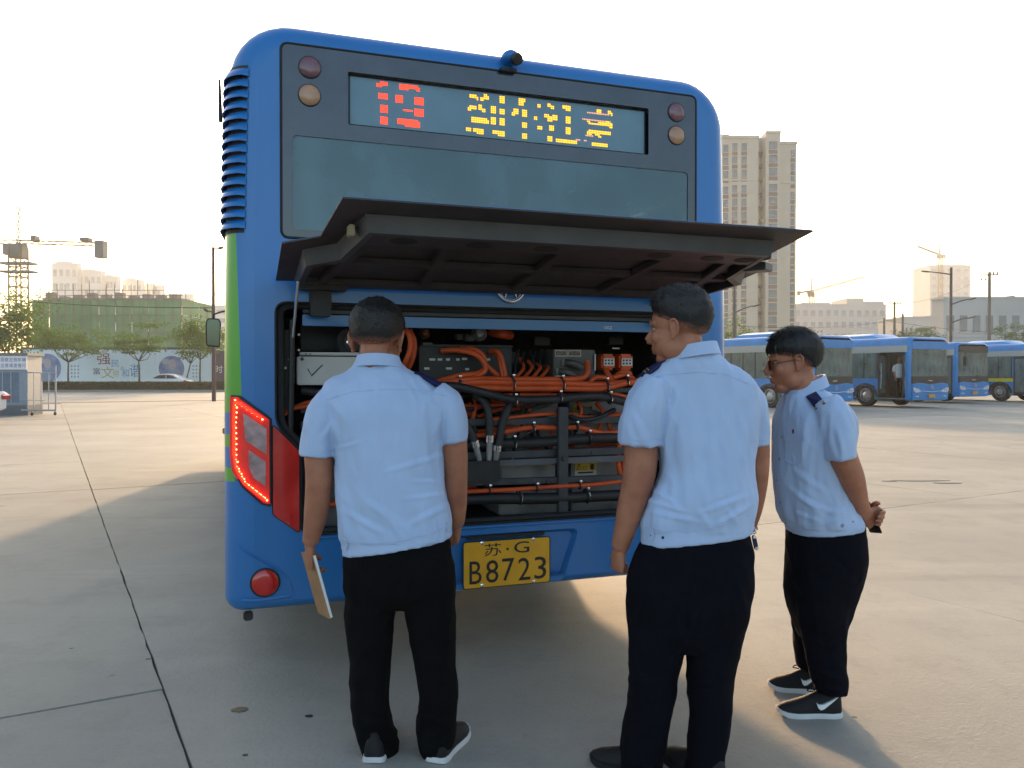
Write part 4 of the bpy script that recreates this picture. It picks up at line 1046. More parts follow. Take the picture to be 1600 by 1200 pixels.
def on_surf(bvh, p, d=Vector((0, 1, 0)), off=.0015):
    """project p along d on to the cloth seen from the camera side"""
    h = bvh.ray_cast(Vector(p) - d * 1.0, d)
    if h[0] is None: return Vector(p)
    return h[0] + h[1] * off * (1 if h[1].dot(d) < 0 else -1)
def px_line(bvh, pts, D, r, name, m, parent, origin, k=6, off=.0008):
    P = []
    for i in range(len(pts) - 1):
        for j in range(k): t = j / k; P.append((pts[i][0] * (1 - t) + pts[i + 1][0] * t, pts[i][1] * (1 - t) + pts[i + 1][1] * t))
    P.append(pts[-1]); Q = []
    eye = Vector((0, 0, CAMH))
    for x, y in P:
        t = at(x, y, D); d = (t - eye).normalized(); h = bvh.ray_cast(eye, d)
        Q.append((h[0] - d * off) if h[0] is not None and abs(h[0].y - D) < .5 else t)
    return MB().tube(Q, r, 5).build(name, m, parent, smooth=True, origin=origin)
def px_patch(bvh, poly, D, thick, name, m, parent, origin, bevel=.001):
    eye = Vector((0, 0, CAMH)); F_, B_ = [], []
    for x, y in poly:
        t = at(x, y, D); d = (t - eye).normalized(); h = bvh.ray_cast(eye, d)
        q = h[0] if h[0] is not None and abs(h[0].y - D) < .5 else t
        F_.append(q - d * thick); B_.append(q + d * .004)
    mb = MB(); n_ = len(poly); mb.v = F_ + B_; mb.f = [tuple(range(n_)), tuple(reversed(range(n_, 2 * n_)))] + [(i, (i + 1) % n_, n_ + (i + 1) % n_, n_ + i) for i in range(n_)]
    return mb.build(name, m, parent, origin=origin, bevel=0)
def add_eyes(F, parent, origin):
    for s in (-1, 1):
        e = MB().ell(F @ Vector((s * .031, .0745, .004)), (.0125, .012, .0075), F.to_3x3(), 14, 8).build('eye', mat('eye_white', (.30, .26, .23), .25, var=.03), parent, smooth=True, origin=origin)
        MB().ell(F @ Vector((s * .031, .0835, .004)), (.0052, .0042, .0052), F.to_3x3(), 12, 8).build('iris', mat('iris', (.02, .012, .008), .2, var=0), e, smooth=True, origin=origin)
        MB().tube([F @ Vector(q) for q in ((s * .014, .0905, .027), (s * .030, .0905, .033), (s * .047, .078, .028))], [.0032, .0042, .002], 6).build('eyebrow', M_HAIR, parent, smooth=True, origin=origin)
def collar(F_ring, parent, origin, h=.036, flare=.012, gap=None, mtl=None):
    """fold-over shirt collar; F_ring(q) -> point on the neck opening for angle q (q=90deg is the front)"""
    rows = []
    n_ = 40; g0 = gap if gap else 0
    for i in range(n_ + 1):
        q = R(90 + g0) + (R(360 - 2 * g0)) * i / n_
        p, outv = F_ring(q); up = Vector((0, 0, 1)); front = max(0, math.sin(q))
        hh = h * (1 - .35 * front)
        rows.append([p + outv * -.003, p + outv * -.004 + up * hh, p + outv * .002 + up * (hh + .003), p + outv * (flare + .004) + up * (-.006 - .016 * front), p + outv * (flare - .001) + up * (-.008 - .016 * front), p + outv * .001 + up * (hh * .85)])
    return MB().loft(rows, True).build('collar', M_SHIRT if mtl is None else mtl, parent, smooth=True, origin=origin, angle=50)
# ---------------------------------------------------------------- man on the left, seen from behind, holding a folder
D1 = 2.95; O1 = Vector((at(622, 1000, D1).x, D1, 0))
F1 = head_frame(at(589, 533, D1 + .06), R(-4), R(-14), 0, 1.14)
mb = MB(); add_head(mb, F1, at(590, 585, D1 + .06))
limb(mb, D1, [(508, 625, 20, 0), (497, 690, 22, -.01), (499, 745, 21.5, -.015), (494, 800, 19, .01), (485, 848, 12.5, .03)])
limb(mb, D1, [(700, 625, 20, .02), (709, 690, 21, .02), (711, 740, 20, .05), (713, 790, 16.5, .10), (713, 818, 12.5, .14)])
wl = at(484, 850, D1 + .03); add_hand(mb, wl, at(487, 905, D1 + .05) - wl, Vector((.9, .35, 0)), -1, [.55, .62, .68, .75], .95, thumb_curl=.5)
wr = at(713, 818, D1 + .14); add_hand(mb, wr, at(716, 850, D1 + .22) - wr, Vector((-.9, .2, -.1)), 1, .65, .95, thumb_curl=.35)
# torso, hips and legs under the clothes keep the body one piece
mb.loft(sect(D1, [(592, 592, 26, .04), (600, 625, 58, .055), (608, 700, 54, .06), (618, 800, 54, .06), (622, 880, 58, .07), (622, 930, 50, .07)]))
limb(mb, D1, [(585, 900, 26, 0), (578, 1040, 20, 0), (586, 1160, 13, .02)]); limb(mb, D1, [(660, 900, 26, 0), (683, 1040, 20, 0), (684, 1160, 13, .02)])
sk = remesh(mb, .0042, 3); person1 = sk.build('person', M_SKIN, None, smooth=True, origin=O1, angle=80)
tag(person1, 'man in pale blue short-sleeved shirt, back turned, holding a brown folder', 'person', 'uniformed men behind the bus')
add_eyes(F1, person1, O1)
hair_shell(F1, 'hair', person1, O1, lambda d: .005 + .008 * max(0, min(1, (d.z + .15) / .5)), lambda d: (d.z + .36 - .60 * max(0, d.y) + .36 * min(1, max(0, -d.y * 1.6)) - .25 * max(0, abs(d.x) - .75)), 3, 7000, .007)
mb = MB()
mb.loft(sect(D1, smooth_rows([(591, 562, 31, .060, .03), (591, 571, 37, .066, .028), (591, 580, 48, .074, .026), (592, 589, 66, .080, .025), (595, 601, 86, .092, .02, -.04), (600, 620, 96, .105, .01), (604, 650, 93, .118, 0), (607, 690, 84, .125, 0), (610, 740, 84, .125, 0), (614, 790, 87, .125, 0), (617, 825, 87.5, .122, 0, .06), (620, 840, 85, .116, 0, .14), (621, 853, 85.5, .118, 0, .16)]), 48, 2.5))
limb(mb, D1, [(530, 618, 24, .01, .075), (511, 640, 27, .0, .075), (499, 675, 28, -.01, .075), (497, 712, 27.5, -.01, .072)], 24)
limb(mb, D1, [(676, 615, 24, .02, .075), (696, 635, 27, .02, .075), (706, 662, 25, .02, .075), (709, 690, 21.5, .02, .07)], 24)
sh = crease(fold_cloth(remesh(mb, .0065, 4), .008, 1, waist=at(620, 845, D1).z), [(525,702,565,690,.004,3),(600,738,692,712,.006,4),(640,752,692,753,.004,3),(630,780,690,773,.005,3.5),(540,800,600,835,.007,5),(565,780,640,830,.006,6),(640,820,700,790,.006,5),(610,815,625,840,.006,4),(505,640,530,690,.007,6),(690,640,680,690,.006,5),(515,625,545,660,.005,6),(540,620,535,760,.004,8),(660,630,672,760,.004,8),(500,690,520,660,.005,4),(580,620,560,700,.003,9)]); bv1 = bvh_of(sh)
shirt = sh.build('shirt', M_SHIRT, person1, smooth=True, origin=O1, angle=80)
for P in ([(471, 700), (497, 706), (524, 703)], [(690, 683), (708, 684), (729, 678)]): px_line(bv1, P, D1, .0014, 'sleeve_seam', M_SHIRT, shirt, O1)
nc = at(591, 573, D1 + .03)
collar(lambda q: (nc + Vector((.076 * math.cos(q), .074 * math.sin(q), -.012 * math.sin(q))), Vector((math.cos(q), math.sin(q), 0))), person1, O1, .034, .012)
px_line(bv1, [(508, 625), (550, 612), (600, 608), (650, 609), (697, 618)], D1, .0012, 'yoke_seam', M_SHIRT, shirt, O1)
px_line(bv1, [(534, 842), (580, 848), (625, 845), (670, 834), (703, 820)], D1, .0016, 'waistband_seam', M_SHIRT, shirt, O1)
px_patch(bv1, [(533, 836), (541, 840), (544, 853), (541, 861), (533, 858)], D1, .004, 'waist_tab', M_SHIRT, shirt, O1); px_patch(bv1, [(699, 815), (704, 812), (706, 825), (702, 832), (698, 830)], D1, .004, 'waist_tab', M_SHIRT, shirt, O1)
for a, b in (((497, 618), (541, 594)), ((690, 606), (650, 588))):
    p0, p1 = at(*a, D1 + .01), at(*b, D1 + .03); MB().tube([p0 + Vector((0, 0, .006)), p0.lerp(p1, .5) + Vector((0, 0, .012)), p1 + Vector((0, 0, .010))], [(.010, .028), (.010, .030), (.009, .022)], 12, ref=(0, 0, 1)).build('epaulette', M_EPA, shirt, smooth=True, origin=O1)
mb = MB()
mb.loft(sect(D1, smooth_rows([(622, 842, 76, .100, 0, .1), (622, 868, 84, .112), (624, 895, 87, .118), (625, 925, 86, .112), (625, 940, 76, .09), (625, 948, 60, .07)]), 40, 2.6))
limb(mb, D1, [(582, 905, 41, 0, .10), (579, 960, 39, 0, .098), (578, 1030, 32, 0, .085), (578, 1090, 30, .01, .08), (584, 1135, 29, .02, .08), (592, 1165, 30, .03, .085), (590, 1186, 26, .04, .075)], 24)
limb(mb, D1, [(668, 905, 43, 0, .10), (672, 960, 40, 0, .098), (680, 1030, 32, .0, .085), (686, 1090, 30, .0, .08), (683, 1130, 31, .0, .08), (681, 1155, 29, .01, .085), (682, 1170, 25, .02, .075)], 24)
tr = crease(fold_cloth(remesh(mb, .0075, 4), .0075, 2, stretch=(7, 7, 6)), [(560,1010,600,1020,.006,5),(655,1030,700,1040,.006,5),(565,1125,618,1140,.010,5),(570,1150,622,1158,.010,5),(655,1120,705,1130,.009,5),(655,1145,700,1150,.009,5),(600,900,625,935,.006,6),(640,900,628,935,.006,6),(550,880,545,1000,.004,7)]); tr.build('trousers', M_TROUB, person1, smooth=True, origin=O1, angle=80)
shoe(person1, O1, (at(590, 1100, D1).x - .005, D1 - .07, 0), (at(590, 1100, D1).x + .0, D1 + .21, 0), '')
shoe(person1, O1, (at(686, 1100, D1).x - .01, D1 - .07, 0), (at(700, 1100, D1).x + .045, D1 + .20, 0), '')
# the folder hangs from his left hand
fa, fb = at(482, 875, D1 + .02), at(505, 958, D1 + .02)
ax = (fb - fa).normalized(); wv = Vector((-.50, .87, 0)); wv = (wv - ax * wv.dot(ax)).normalized(); nv = ax.cross(wv)
Mf = Matrix((ax, wv, nv)).transposed()
fc = at(495, 913, D1 + .075)
folder = empty('folder', fc - Vector((0, 0, .12))); tag(folder, 'brown card folder with white paper edge held in a hanging hand', 'folder')
of = folder.location
MB().box(fc - nv * .005, (.245, .175, .0022), Mf).build('cover', mat('kraft_card', (.33, .175, .075), .75, var=.12, scale=15), folder, origin=of)
MB().box(fc + nv * .005, (.245, .175, .0022), Mf).build('cover', mat('kraft_card', (.42, .235, .10), .75), folder, origin=of)
MB().box(fc, (.236, .178, .0090), Mf).build('paper', mat('paper_white', (.75, .75, .74), .8, var=.03), folder, origin=of)

# ---------------------------------------------------------------- man in the middle, head turned left
D2 = 2.78; O2 = Vector((at(1075, 1000, D2).x, D2, 0))
F2 = head_frame(at(1061, 514, D2), R(62), R(-4), 0, 1.0)
mb = MB(); add_head(mb, F2, at(1083, 572, D2 - .01), 1.03)
limb(mb, D2, [(1012, 610, 22, 0), (1003, 680, 27, 0), (999, 740, 26, 0), (984, 800, 21, .02), (968, 857, 13.5, .04)])
limb(mb, D2, [(1172, 620, 20, .04), (1185, 690, 17, .06), (1186, 745, 14.5, .08), (1181, 790, 11.5, .14), (1172, 822, 10, .20)])
wl = at(968, 857, D2 + .04); add_hand(mb, wl, at(963, 905, D2 + .05) - wl, Vector((.75, .45, -.1)), -1, 1.32, .92, thumb_curl=.75)
wr = at(1172, 822, D2 + .20); add_hand(mb, wr, Vector((-.6, .5, -.5)), Vector((-.5, -.8, 0)), 1, .5, .92)
mb.loft(sect(D2, [(1085, 588, 26, .04), (1088, 630, 52, .055), (1098, 700, 44, .06), (1096, 800, 50, .06), (1082, 880, 58, .07), (1078, 980, 50, .07)]))
limb(mb, D2, [(1030, 950, 26, 0), (1018, 1100, 20, .03), (1006, 1205, 13, .05)]); limb(mb, D2, [(1118, 950, 26, 0), (1108, 1100, 20, 0), (1095, 1215, 13, 0)])
sk = remesh(mb, .0042, 3); person2 = sk.build('person', M_SKIN, None, smooth=True, origin=O2, angle=80)
tag(person2, 'tall man with short black hair and clenched fist looking left into the engine', 'person', 'uniformed men behind the bus')
add_eyes(F2, person2, O2)
hair_shell(F2, 'hair', person2, O2, lambda d: .004 + .007 * max(0, min(1, (d.z + .25) / .45)) + .013 * max(0, min(1, (d.z - .25) / .5)) * (1 + .5 * max(0, d.y)), lambda d: (d.z + .32 - .60 * max(0, d.y) - .30 * max(0, abs(d.x) - .70) + .34 * min(1, max(0, -d.y * 1.6))), 11, 8000, .016, rough=.7, lift=.4)
mb = MB()
mb.loft(sect(D2, smooth_rows([(1085, 549, 33, .062, .0), (1086, 558, 40, .068, .0), (1086, 567, 50, .076, .0), (1087, 577, 66, .086, .01), (1088, 590, 84, .096, .02), (1091, 610, 95, .108, .03), (1096, 645, 92, .120, .03), (1103, 690, 78, .128, .02), (1106, 735, 72, .128, .01), (1098, 775, 82, .130, 0), (1090, 803, 87, .128, 0, .06), (1088, 822, 86, .118, 0, .10), (1088, 841, 86, .118, 0, .12)]), 48, 2.5))
limb(mb, D2, [(1030, 600, 28, .0, .085), (1014, 630, 34, -.01, .085), (1004, 665, 36, -.01, .083), (1001, 695, 36, -.01, .08)], 24)
limb(mb, D2, [(1152, 602, 24, .04, .08), (1172, 632, 25, .05, .08), (1182, 665, 19, .06, .075), (1184, 696, 15.5, .06, .07)], 24)
sh = crease(fold_cloth(remesh(mb, .0065, 4), .0085, 5, waist=at(1088, 830, D2).z), [(1048,640,1040,720,.008,5),(1060,610,1045,680,.006,5),(1110,640,1118,760,.006,6),(1085,650,1092,770,.005,8),(1140,650,1148,740,.005,6),(1163,660,1160,760,.006,5),(1010,780,1070,800,.007,4),(1015,800,1090,815,.007,4),(1020,765,1060,790,.006,4),(1100,800,1165,775,.007,4),(1120,820,1172,790,.006,4),(1085,790,1110,825,.005,5),(985,640,1010,695,.006,6),(1020,620,1012,690,.006,6),(1130,790,1150,815,.005,4)]); bv2 = bvh_of(sh)
shirt = sh.build('shirt', M_SHIRT, person2, smooth=True, origin=O2, angle=80)
for P in ([(966, 684), (1000, 689), (1036, 685)], [(1171, 688), (1184, 690), (1199, 687)], [(1036, 600), (1044, 640), (1040, 690)]): px_line(bv2, P, D2, .0014, 'sleeve_seam', M_SHIRT, shirt, O2)
nc = at(1085, 557, D2)
collar(lambda q: (nc + Vector((.074 * math.cos(q), .073 * math.sin(q), .012 * math.cos(q) - .010 * math.sin(q))), Vector((math.cos(q), math.sin(q), 0))), person2, O2, .034, .012)
px_line(bv2, [(1003, 592), (1045, 585), (1090, 581), (1135, 585), (1175, 602)], D2, .0012, 'yoke_seam', M_SHIRT, shirt, O2)
px_line(bv2, [(1004, 822), (1045, 830), (1090, 829), (1135, 818), (1170, 803)], D2, .0016, 'waistband_seam', M_SHIRT, shirt, O2)
px_patch(bv2, [(1012, 824), (1021, 825), (1023, 838), (1019, 844), (1012, 843)], D2, .004, 'waist_tab', M_SHIRT, shirt, O2)
for x, y in ((1018, 836), (1036, 840)): c = at(x, y, D2); h = bv2.ray_cast(Vector((0, 0, CAMH)), (c - Vector((0, 0, CAMH))).normalized()); MB().ell(h[0] if h[0] else c, (.0055, .003, .0055), None, 10, 6).build('button', M_EPA, shirt, smooth=True, origin=O2)
p0, p1 = at(1001, 592, D2 - .01), at(1046, 566, D2 + .01); ep = MB().tube([p0 + Vector((0, 0, .004)), p0.lerp(p1, .5) + Vector((0, 0, .013)), p1 + Vector((0, 0, .010))], [(.010, .030), (.010, .032), (.009, .024)], 12, ref=(0, 0, 1)).build('epaulette', M_EPA, shirt, smooth=True, origin=O2)
for t in (.12, .22):
    c = p0.lerp(p1, t) + Vector((0, 0, .007 + .02 * t)); MB().tube([c + Vector((0, -.031, .006)), c + Vector((0, 0, .013)), c + Vector((0, .03, .006))], .0022, 6).build('gold_bar', M_GOLD, ep, smooth=True, origin=O2)
p0, p1 = at(1176, 606, D2 + .05), at(1140, 575, D2 + .03); MB().tube([p0 + Vector((0, 0, .004)), p0.lerp(p1, .5) + Vector((0, 0, .012)), p1 + Vector((0, 0, .009))], [(.009, .028), (.009, .030), (.008, .022)], 12, ref=(0, 0, 1)).build('epaulette', M_EPA, shirt, smooth=True, origin=O2)
mb = MB()
mb.loft(sect(D2, smooth_rows([(1088, 828, 78, .100, 0, .1), (1086, 856, 89, .114), (1081, 885, 95, .120), (1077, 930, 97, .122), (1074, 975, 90, .114), (1071, 1003, 78, .09), (1071, 1012, 60, .07)]), 40, 2.6))
limb(mb, D2, [(1029, 955, 48, 0, .108), (1025, 1010, 43, .01, .10), (1020, 1060, 38, .02, .09), (1013, 1110, 36, .03, .088), (1006, 1160, 35, .04, .085), (1002, 1212, 33, .05, .082)], 24)
limb(mb, D2, [(1118, 955, 48, 0, .108), (1115, 1010, 42, 0, .10), (1110, 1060, 36, 0, .09), (1109, 1110, 33, 0, .088), (1105, 1160, 31, 0, .085), (1099, 1218, 30, 0, .082)], 24)
tr = crease(fold_cloth(remesh(mb, .0075, 4), .0075, 7, stretch=(7, 7, 6)), [(1000,930,985,900,.008,7),(1060,960,1068,1005,.006,5),(1085,950,1072,1000,.006,5),(985,1060,1040,1070,.006,6),(1080,1060,1135,1075,.006,6),(1150,900,1165,960,.006,7),(1010,880,1000,1000,.004,8)]); trs2 = tr.build('trousers', M_TROU, person2, smooth=True, origin=O2, angle=80)
shoe(person2, O2, (at(1010, 1100, D2 + .07).x + .03, D2 + .0, 0), (at(930, 1100, 2.9).x - .01, D2 + .13, 0), '', sole=M_SHOE, laces=False)
shoe(person2, O2, (at(1100, 1100, D2).x + .04, D2 - .08, 0), (at(1100, 1100, D2).x - .10, D2 + .16, 0), '', sole=M_SHOE, laces=False)
kx = at(1178, 838, D2 - .02)
kr = MB().torus(kx + Vector((0, 0, .02)), (1, .4, 0), .011, .002, 16, 6).build('key_ring', M_CHR, trs2, smooth=True, origin=O2)
MB().box(kx + Vector((.004, 0, -.022)), (.012, .022, .05), Matrix.Rotation(R(-12), 3, 'Y')).build('key_fob', M_CHR, kr, bevel=.003, origin=O2)
MB().box(kx + Vector((.002, -.009, -.020)), (.013, .008, .03), Matrix.Rotation(R(-12), 3, 'Y')).build('key', M_EPA, kr, bevel=.002, origin=O2)

# ---------------------------------------------------------------- man on the right, leaning forward, hands behind his back
D3 = 3.38; O3 = Vector((at(1280, 1000, D3).x, D3, 0))
F3 = head_frame(at(1239, 566, D3 - .03), R(83), R(-7), 0, 1.0)
mb = MB(); add_head(mb, F3, at(1258, 618, D3 - .01), 1.12)
limb(mb, D3, [(1298, 645, 21, -.17), (1312, 700, 22.5, -.19), (1330, 745, 20, -.17), (1342, 785, 15, -.10), (1352, 803, 11, -.03)])
limb(mb, D3, [(1290, 640, 20, .17), (1310, 700, 20, .20), (1330, 750, 17, .18), (1344, 785, 13, .12), (1352, 800, 10, .05)])
wl = at(1351, 801, D3 - .035); add_hand(mb, wl, Vector((.55, .35, -.45)), Vector((-.2, .9, .2)), 1, .55, .95, thumb_curl=.3)
wr = at(1352, 798, D3 + .06); add_hand(mb, wr, Vector((.35, -.75, -.15)), Vector((-.8, -.3, .1)), -1, .6, .95)
mb.loft(sect(D3, [(1262, 618, 18, .05), (1270, 648, 30, .11), (1272, 700, 36, .12), (1277, 790, 36, .11), (1288, 850, 36, .12), (1288, 910, 32, .11)]))
limb(mb, D3, [(1288, 880, 26, -.09), (1290, 990, 20, -.09), (1295, 1080, 12, -.09)]); limb(mb, D3, [(1285, 880, 26, .10), (1272, 970, 18, .11), (1262, 1045, 11, .12)])
sk = remesh(mb, .0045, 3); person3 = sk.build('person', M_SKIN, None, smooth=True, origin=O3, angle=80)
tag(person3, 'man in glasses leaning forward with hands behind his back, wearing black trainers', 'person', 'uniformed men behind the bus')
add_eyes(F3, person3, O3)
hair_shell(F3, 'hair', person3, O3, lambda d: .010 + .009 * max(0, min(1, (d.z + .2) / .5)), lambda d: (d.z + .30 - .44 * max(0, d.y) - .25 * max(0, abs(d.x) - .72) + .42 * min(1, max(0, -d.y * 1.6))), 23, 9000, .017, rough=.5, lift=.26)
fr = MB()
for k in range(16):
    a = (k - 8) / 8
    p = F3 @ Vector((a * .055, .070 + .016 * (1 - a * a), .088 - .01 * abs(a))); q = F3 @ Vector((a * .062, .098 - .02 * a * a, .062 - .004 * (k % 3))); t = F3 @ Vector((a * .064, .100 - .024 * a * a, .040 + .004 * (k % 4)))
    fr.tube([p, q, t], [.009, .007, .0015], 6)
fr = remesh(fr, .003, 1); fo = fr.build('fringe', M_HAIR, person3, smooth=True, origin=O3, angle=80)
at_ = fo.data.attributes.new('fade', 'FLOAT', 'POINT')
for i in range(len(at_.data)): at_.data[i].value = 1.0
M_SPEC = mat('spectacle_frame', (.10, .06, .04), .3, metal=.6)
gl = MB()
for s in (-1, 1):
    c = Vector((s * .033, .100, -.002)); gl.torus(F3 @ c, F3.to_3x3() @ Vector((s * .12, 1, 0)), .021, .0009, 24, 6)
    gl.tube([F3 @ Vector((s * .054, .094, .003)), F3 @ Vector((s * .074, .06, .006)), F3 @ Vector((s * .083, .005, .010)), F3 @ Vector((s * .084, -.018, -.006))], .0017, 6)
gl.tube([F3 @ Vector((-.012, .103, .002)), F3 @ Vector((0, .107, .005)), F3 @ Vector((.012, .103, .002))], .0015, 6)
glo = gl.build('glasses', M_SPEC, person3, smooth=True, origin=O3)
for s in (-1, 1): MB().cyl(F3 @ Vector((s * .033, .100, -.002)), F3.to_3x3() @ Vector((s * .12, 1, 0)), .0205, .0004, 20).build('lens', glass('spectacle_lens', (1, 1, 1), .95, .02, .0), glo, origin=O3)
mb = MB()
mb.loft(sect(D3, smooth_rows([(1259, 607, 26, .068, -.01), (1262, 617, 36, .095, -.01), (1267, 629, 45, .135, 0), (1271, 645, 53, .175, 0), (1272, 668, 57.5, .192, 0), (1270, 700, 56, .182, 0), (1269, 740, 56, .172, 0), (1271, 775, 55, .168, 0), (1279, 803, 57, .168, 0, .0), (1287, 818, 56, .160, 0, .08), (1288, 827, 55.5, .158, 0, .08)]), 48, 2.5))
limb(mb, D3, [(1290, 632, 22, -.14, .075), (1302, 655, 25, -.175, .078), (1311, 688, 24.5, -.19, .078), (1314, 716, 22.5, -.19, .075)], 24)
limb(mb, D3, [(1285, 632, 22, .14, .075), (1298, 660, 23, .18, .078), (1308, 690, 22, .195, .078), (1312, 712, 21, .195, .075)], 24)
sh = crease(fold_cloth(remesh(mb, .0068, 4), .0085, 9, waist=at(1285, 822, D3).z), [(1282,650,1280,720,.007,4),(1262,650,1252,720,.006,5),(1240,735,1290,770,.006,5),(1230,760,1280,800,.006,4),(1250,780,1310,805,.007,4),(1290,740,1310,790,.006,4),(1240,800,1280,815,.006,3.5),(1300,800,1330,800,.006,3.5),(1305,660,1318,712,.006,5),(1296,680,1305,715,.004,4),(1268,700,1262,760,.005,6)]); bv3 = bvh_of(sh)
shirt = sh.build('shirt', M_SHIRT, person3, smooth=True, origin=O3, angle=80)
nc = at(1258, 611, D3 - .01)
collar(lambda q: (nc + Vector((-.078 * math.sin(q), .072 * math.cos(q), -.030 * math.sin(q) + .002)), Vector((-math.sin(q), math.cos(q), 0))), person3, O3, .036, .014, gap=14)
px_line(bv3, [(1291, 640), (1283, 668), (1282, 700), (1291, 722)], D3 - .15, .0012, 'armhole_seam', M_SHIRT, shirt, O3)
px_line(bv3, [(1230, 812), (1260, 820), (1300, 818), (1338, 803)], D3 - .15, .0015, 'waistband_seam', M_SHIRT, shirt, O3)
pk = px_patch(bv3, [(1228, 690), (1252, 690), (1254, 722), (1241, 727), (1227, 720)], D3 - .15, .0032, 'chest_pocket', M_SHIRT, shirt, O3)
px_line(bv3, [(1228, 690), (1227, 720), (1241, 727), (1254, 722), (1253, 690)], D3 - .15, .0016, 'pocket_seam', M_SHIRT, pk, O3, off=.003)
px_patch(bv3, [(1226, 680), (1254, 681), (1254, 688), (1241, 694), (1226, 688)], D3 - .15, .0070, 'pocket_flap', M_SHIRT, pk, O3)
for x, y in ((1221, 683), (1217, 717), (1213, 750), (1219, 785), (1227, 817)):
    c = at(x, y, D3 - .1); h = bv3.ray_cast(Vector((0, 0, CAMH)), (at(x + 1, y, D3) - Vector((0, 0, CAMH))).normalized())
    MB().ell(h[0] if h[0] else c, (.004, .004, .005), None, 10, 6).build('button', M_BTN, shirt, smooth=True, origin=O3)
for x, y, w_ in ((1316, 821, 6), (1333, 815, 3)):
    h = bv3.ray_cast(Vector((0, 0, CAMH)), (at(x, y, D3) - Vector((0, 0, CAMH))).normalized())
    if h[0]: MB().ell(h[0], (.0085 * w_ / 6, .003, .0085 * w_ / 6), None, 12, 6).build('button', M_BTN, shirt, smooth=True, origin=O3)
h = bv3.ray_cast(Vector((0, 0, CAMH)), (at(1240, 674, D3) - Vector((0, 0, CAMH))).normalized())
if h[0]: MB().ell(h[0], (.007, .003, .010), None, 10, 6).build('lapel_pin', mat('pin_red', (.12, .01, .01), .35, metal=.4), shirt, smooth=True, origin=O3)
ep = px_patch(bv3, [(1259, 619), (1275, 611.5), (1290, 630), (1274, 640)], D3 - .12, .007, 'epaulette', M_EPA, shirt, O3)
for t in (.76, .86):
    a = (1259 * (1 - t) + 1274 * t, 619 * (1 - t) + 640 * t); b = (1275 * (1 - t) + 1290 * t, 611.5 * (1 - t) + 630 * t)
    px_patch(bv3, [a, b, (b[0] + 1.1, b[1] + 1.5), (a[0] + 1.1, a[1] + 1.5)], D3 - .12, .0082, 'gold_bar', M_GOLD, ep, O3)
q = [(1270 + 5 * math.cos(a) , 624 + 4 * math.sin(a)) for a in [2 * math.pi * i / 14 for i in range(14)]]
px_line(bv3, q + [q[0]], D3 - .12, .0011, 'crest', M_GOLD, ep, O3, k=2, off=.0080)
px_line(bv3, [(1267, 624), (1270, 621), (1273, 624), (1270, 627), (1267, 624)], D3 - .12, .0009, 'crest', M_GOLD, ep, O3, k=2, off=.0080)
mb = MB()
mb.loft(sect(D3, smooth_rows([(1288, 816, 54, .150, 0, .06), (1290, 840, 56, .158), (1290, 870, 57, .165), (1285, 905, 54, .165), (1281, 935, 49, .150), (1280, 965, 42, .125), (1281, 995, 32, .10)]), 40, 2.6))
limb(mb, D3, [(1288, 900, 43, -.08, .088), (1285, 950, 40, -.085, .085), (1288, 1000, 34, -.09, .08), (1294, 1045, 28, -.095, .075), (1298, 1066, 25.5, -.10, .072), (1297, 1080, 23.5, -.10, .07)], 24)
limb(mb, D3, [(1282, 895, 43, .09, .088), (1273, 940, 38, .10, .085), (1268, 985, 30, .11, .078), (1265, 1020, 22, .12, .07), (1264, 1040, 18, .125, .066), (1263, 1046, 16.5, .125, .06)], 24)
tr = crease(fold_cloth(remesh(mb, .0075, 4), .0072, 13, stretch=(7, 7, 6)), [(1262,880,1290,1060,.005,5),(1240,900,1260,930,.006,5),(1265,1000,1315,1010,.007,5),(1270,1050,1318,1060,.009,5),(1275,1075,1318,1078,.008,4),(1300,880,1330,910,.006,6)]); tr.build('trousers', M_TROU, person3, smooth=True, origin=O3, angle=80)
gh, gt = gnd(1318, 1124), gnd(1218, 1121); shoe(person3, O3, (gh.x, gh.y + .035, 0), (gt.x, gt.y + .03, 0), '', .046, swoosh=1)
gh, gt = gnd(1290, 1086), gnd(1204, 1079); shoe(person3, O3, (gh.x, gh.y + .03, 0), (gt.x, gt.y + .03, 0), '', .046, swoosh=1)
ph = at(1359, 808, D3 + .03)
phone = MB().box(ph, (.007, .07, .145), Matrix.Rotation(R(-22), 3, 'Y') @ Matrix.Rotation(R(20), 3, 'Z')).build('phone', mat('phone_black', (.015, .015, .017), .15, coat=.6), None, bevel=.003, origin=ph - Vector((0, 0, .07)))
tag(phone, 'black mobile phone held behind the back of the man in glasses', 'phone')
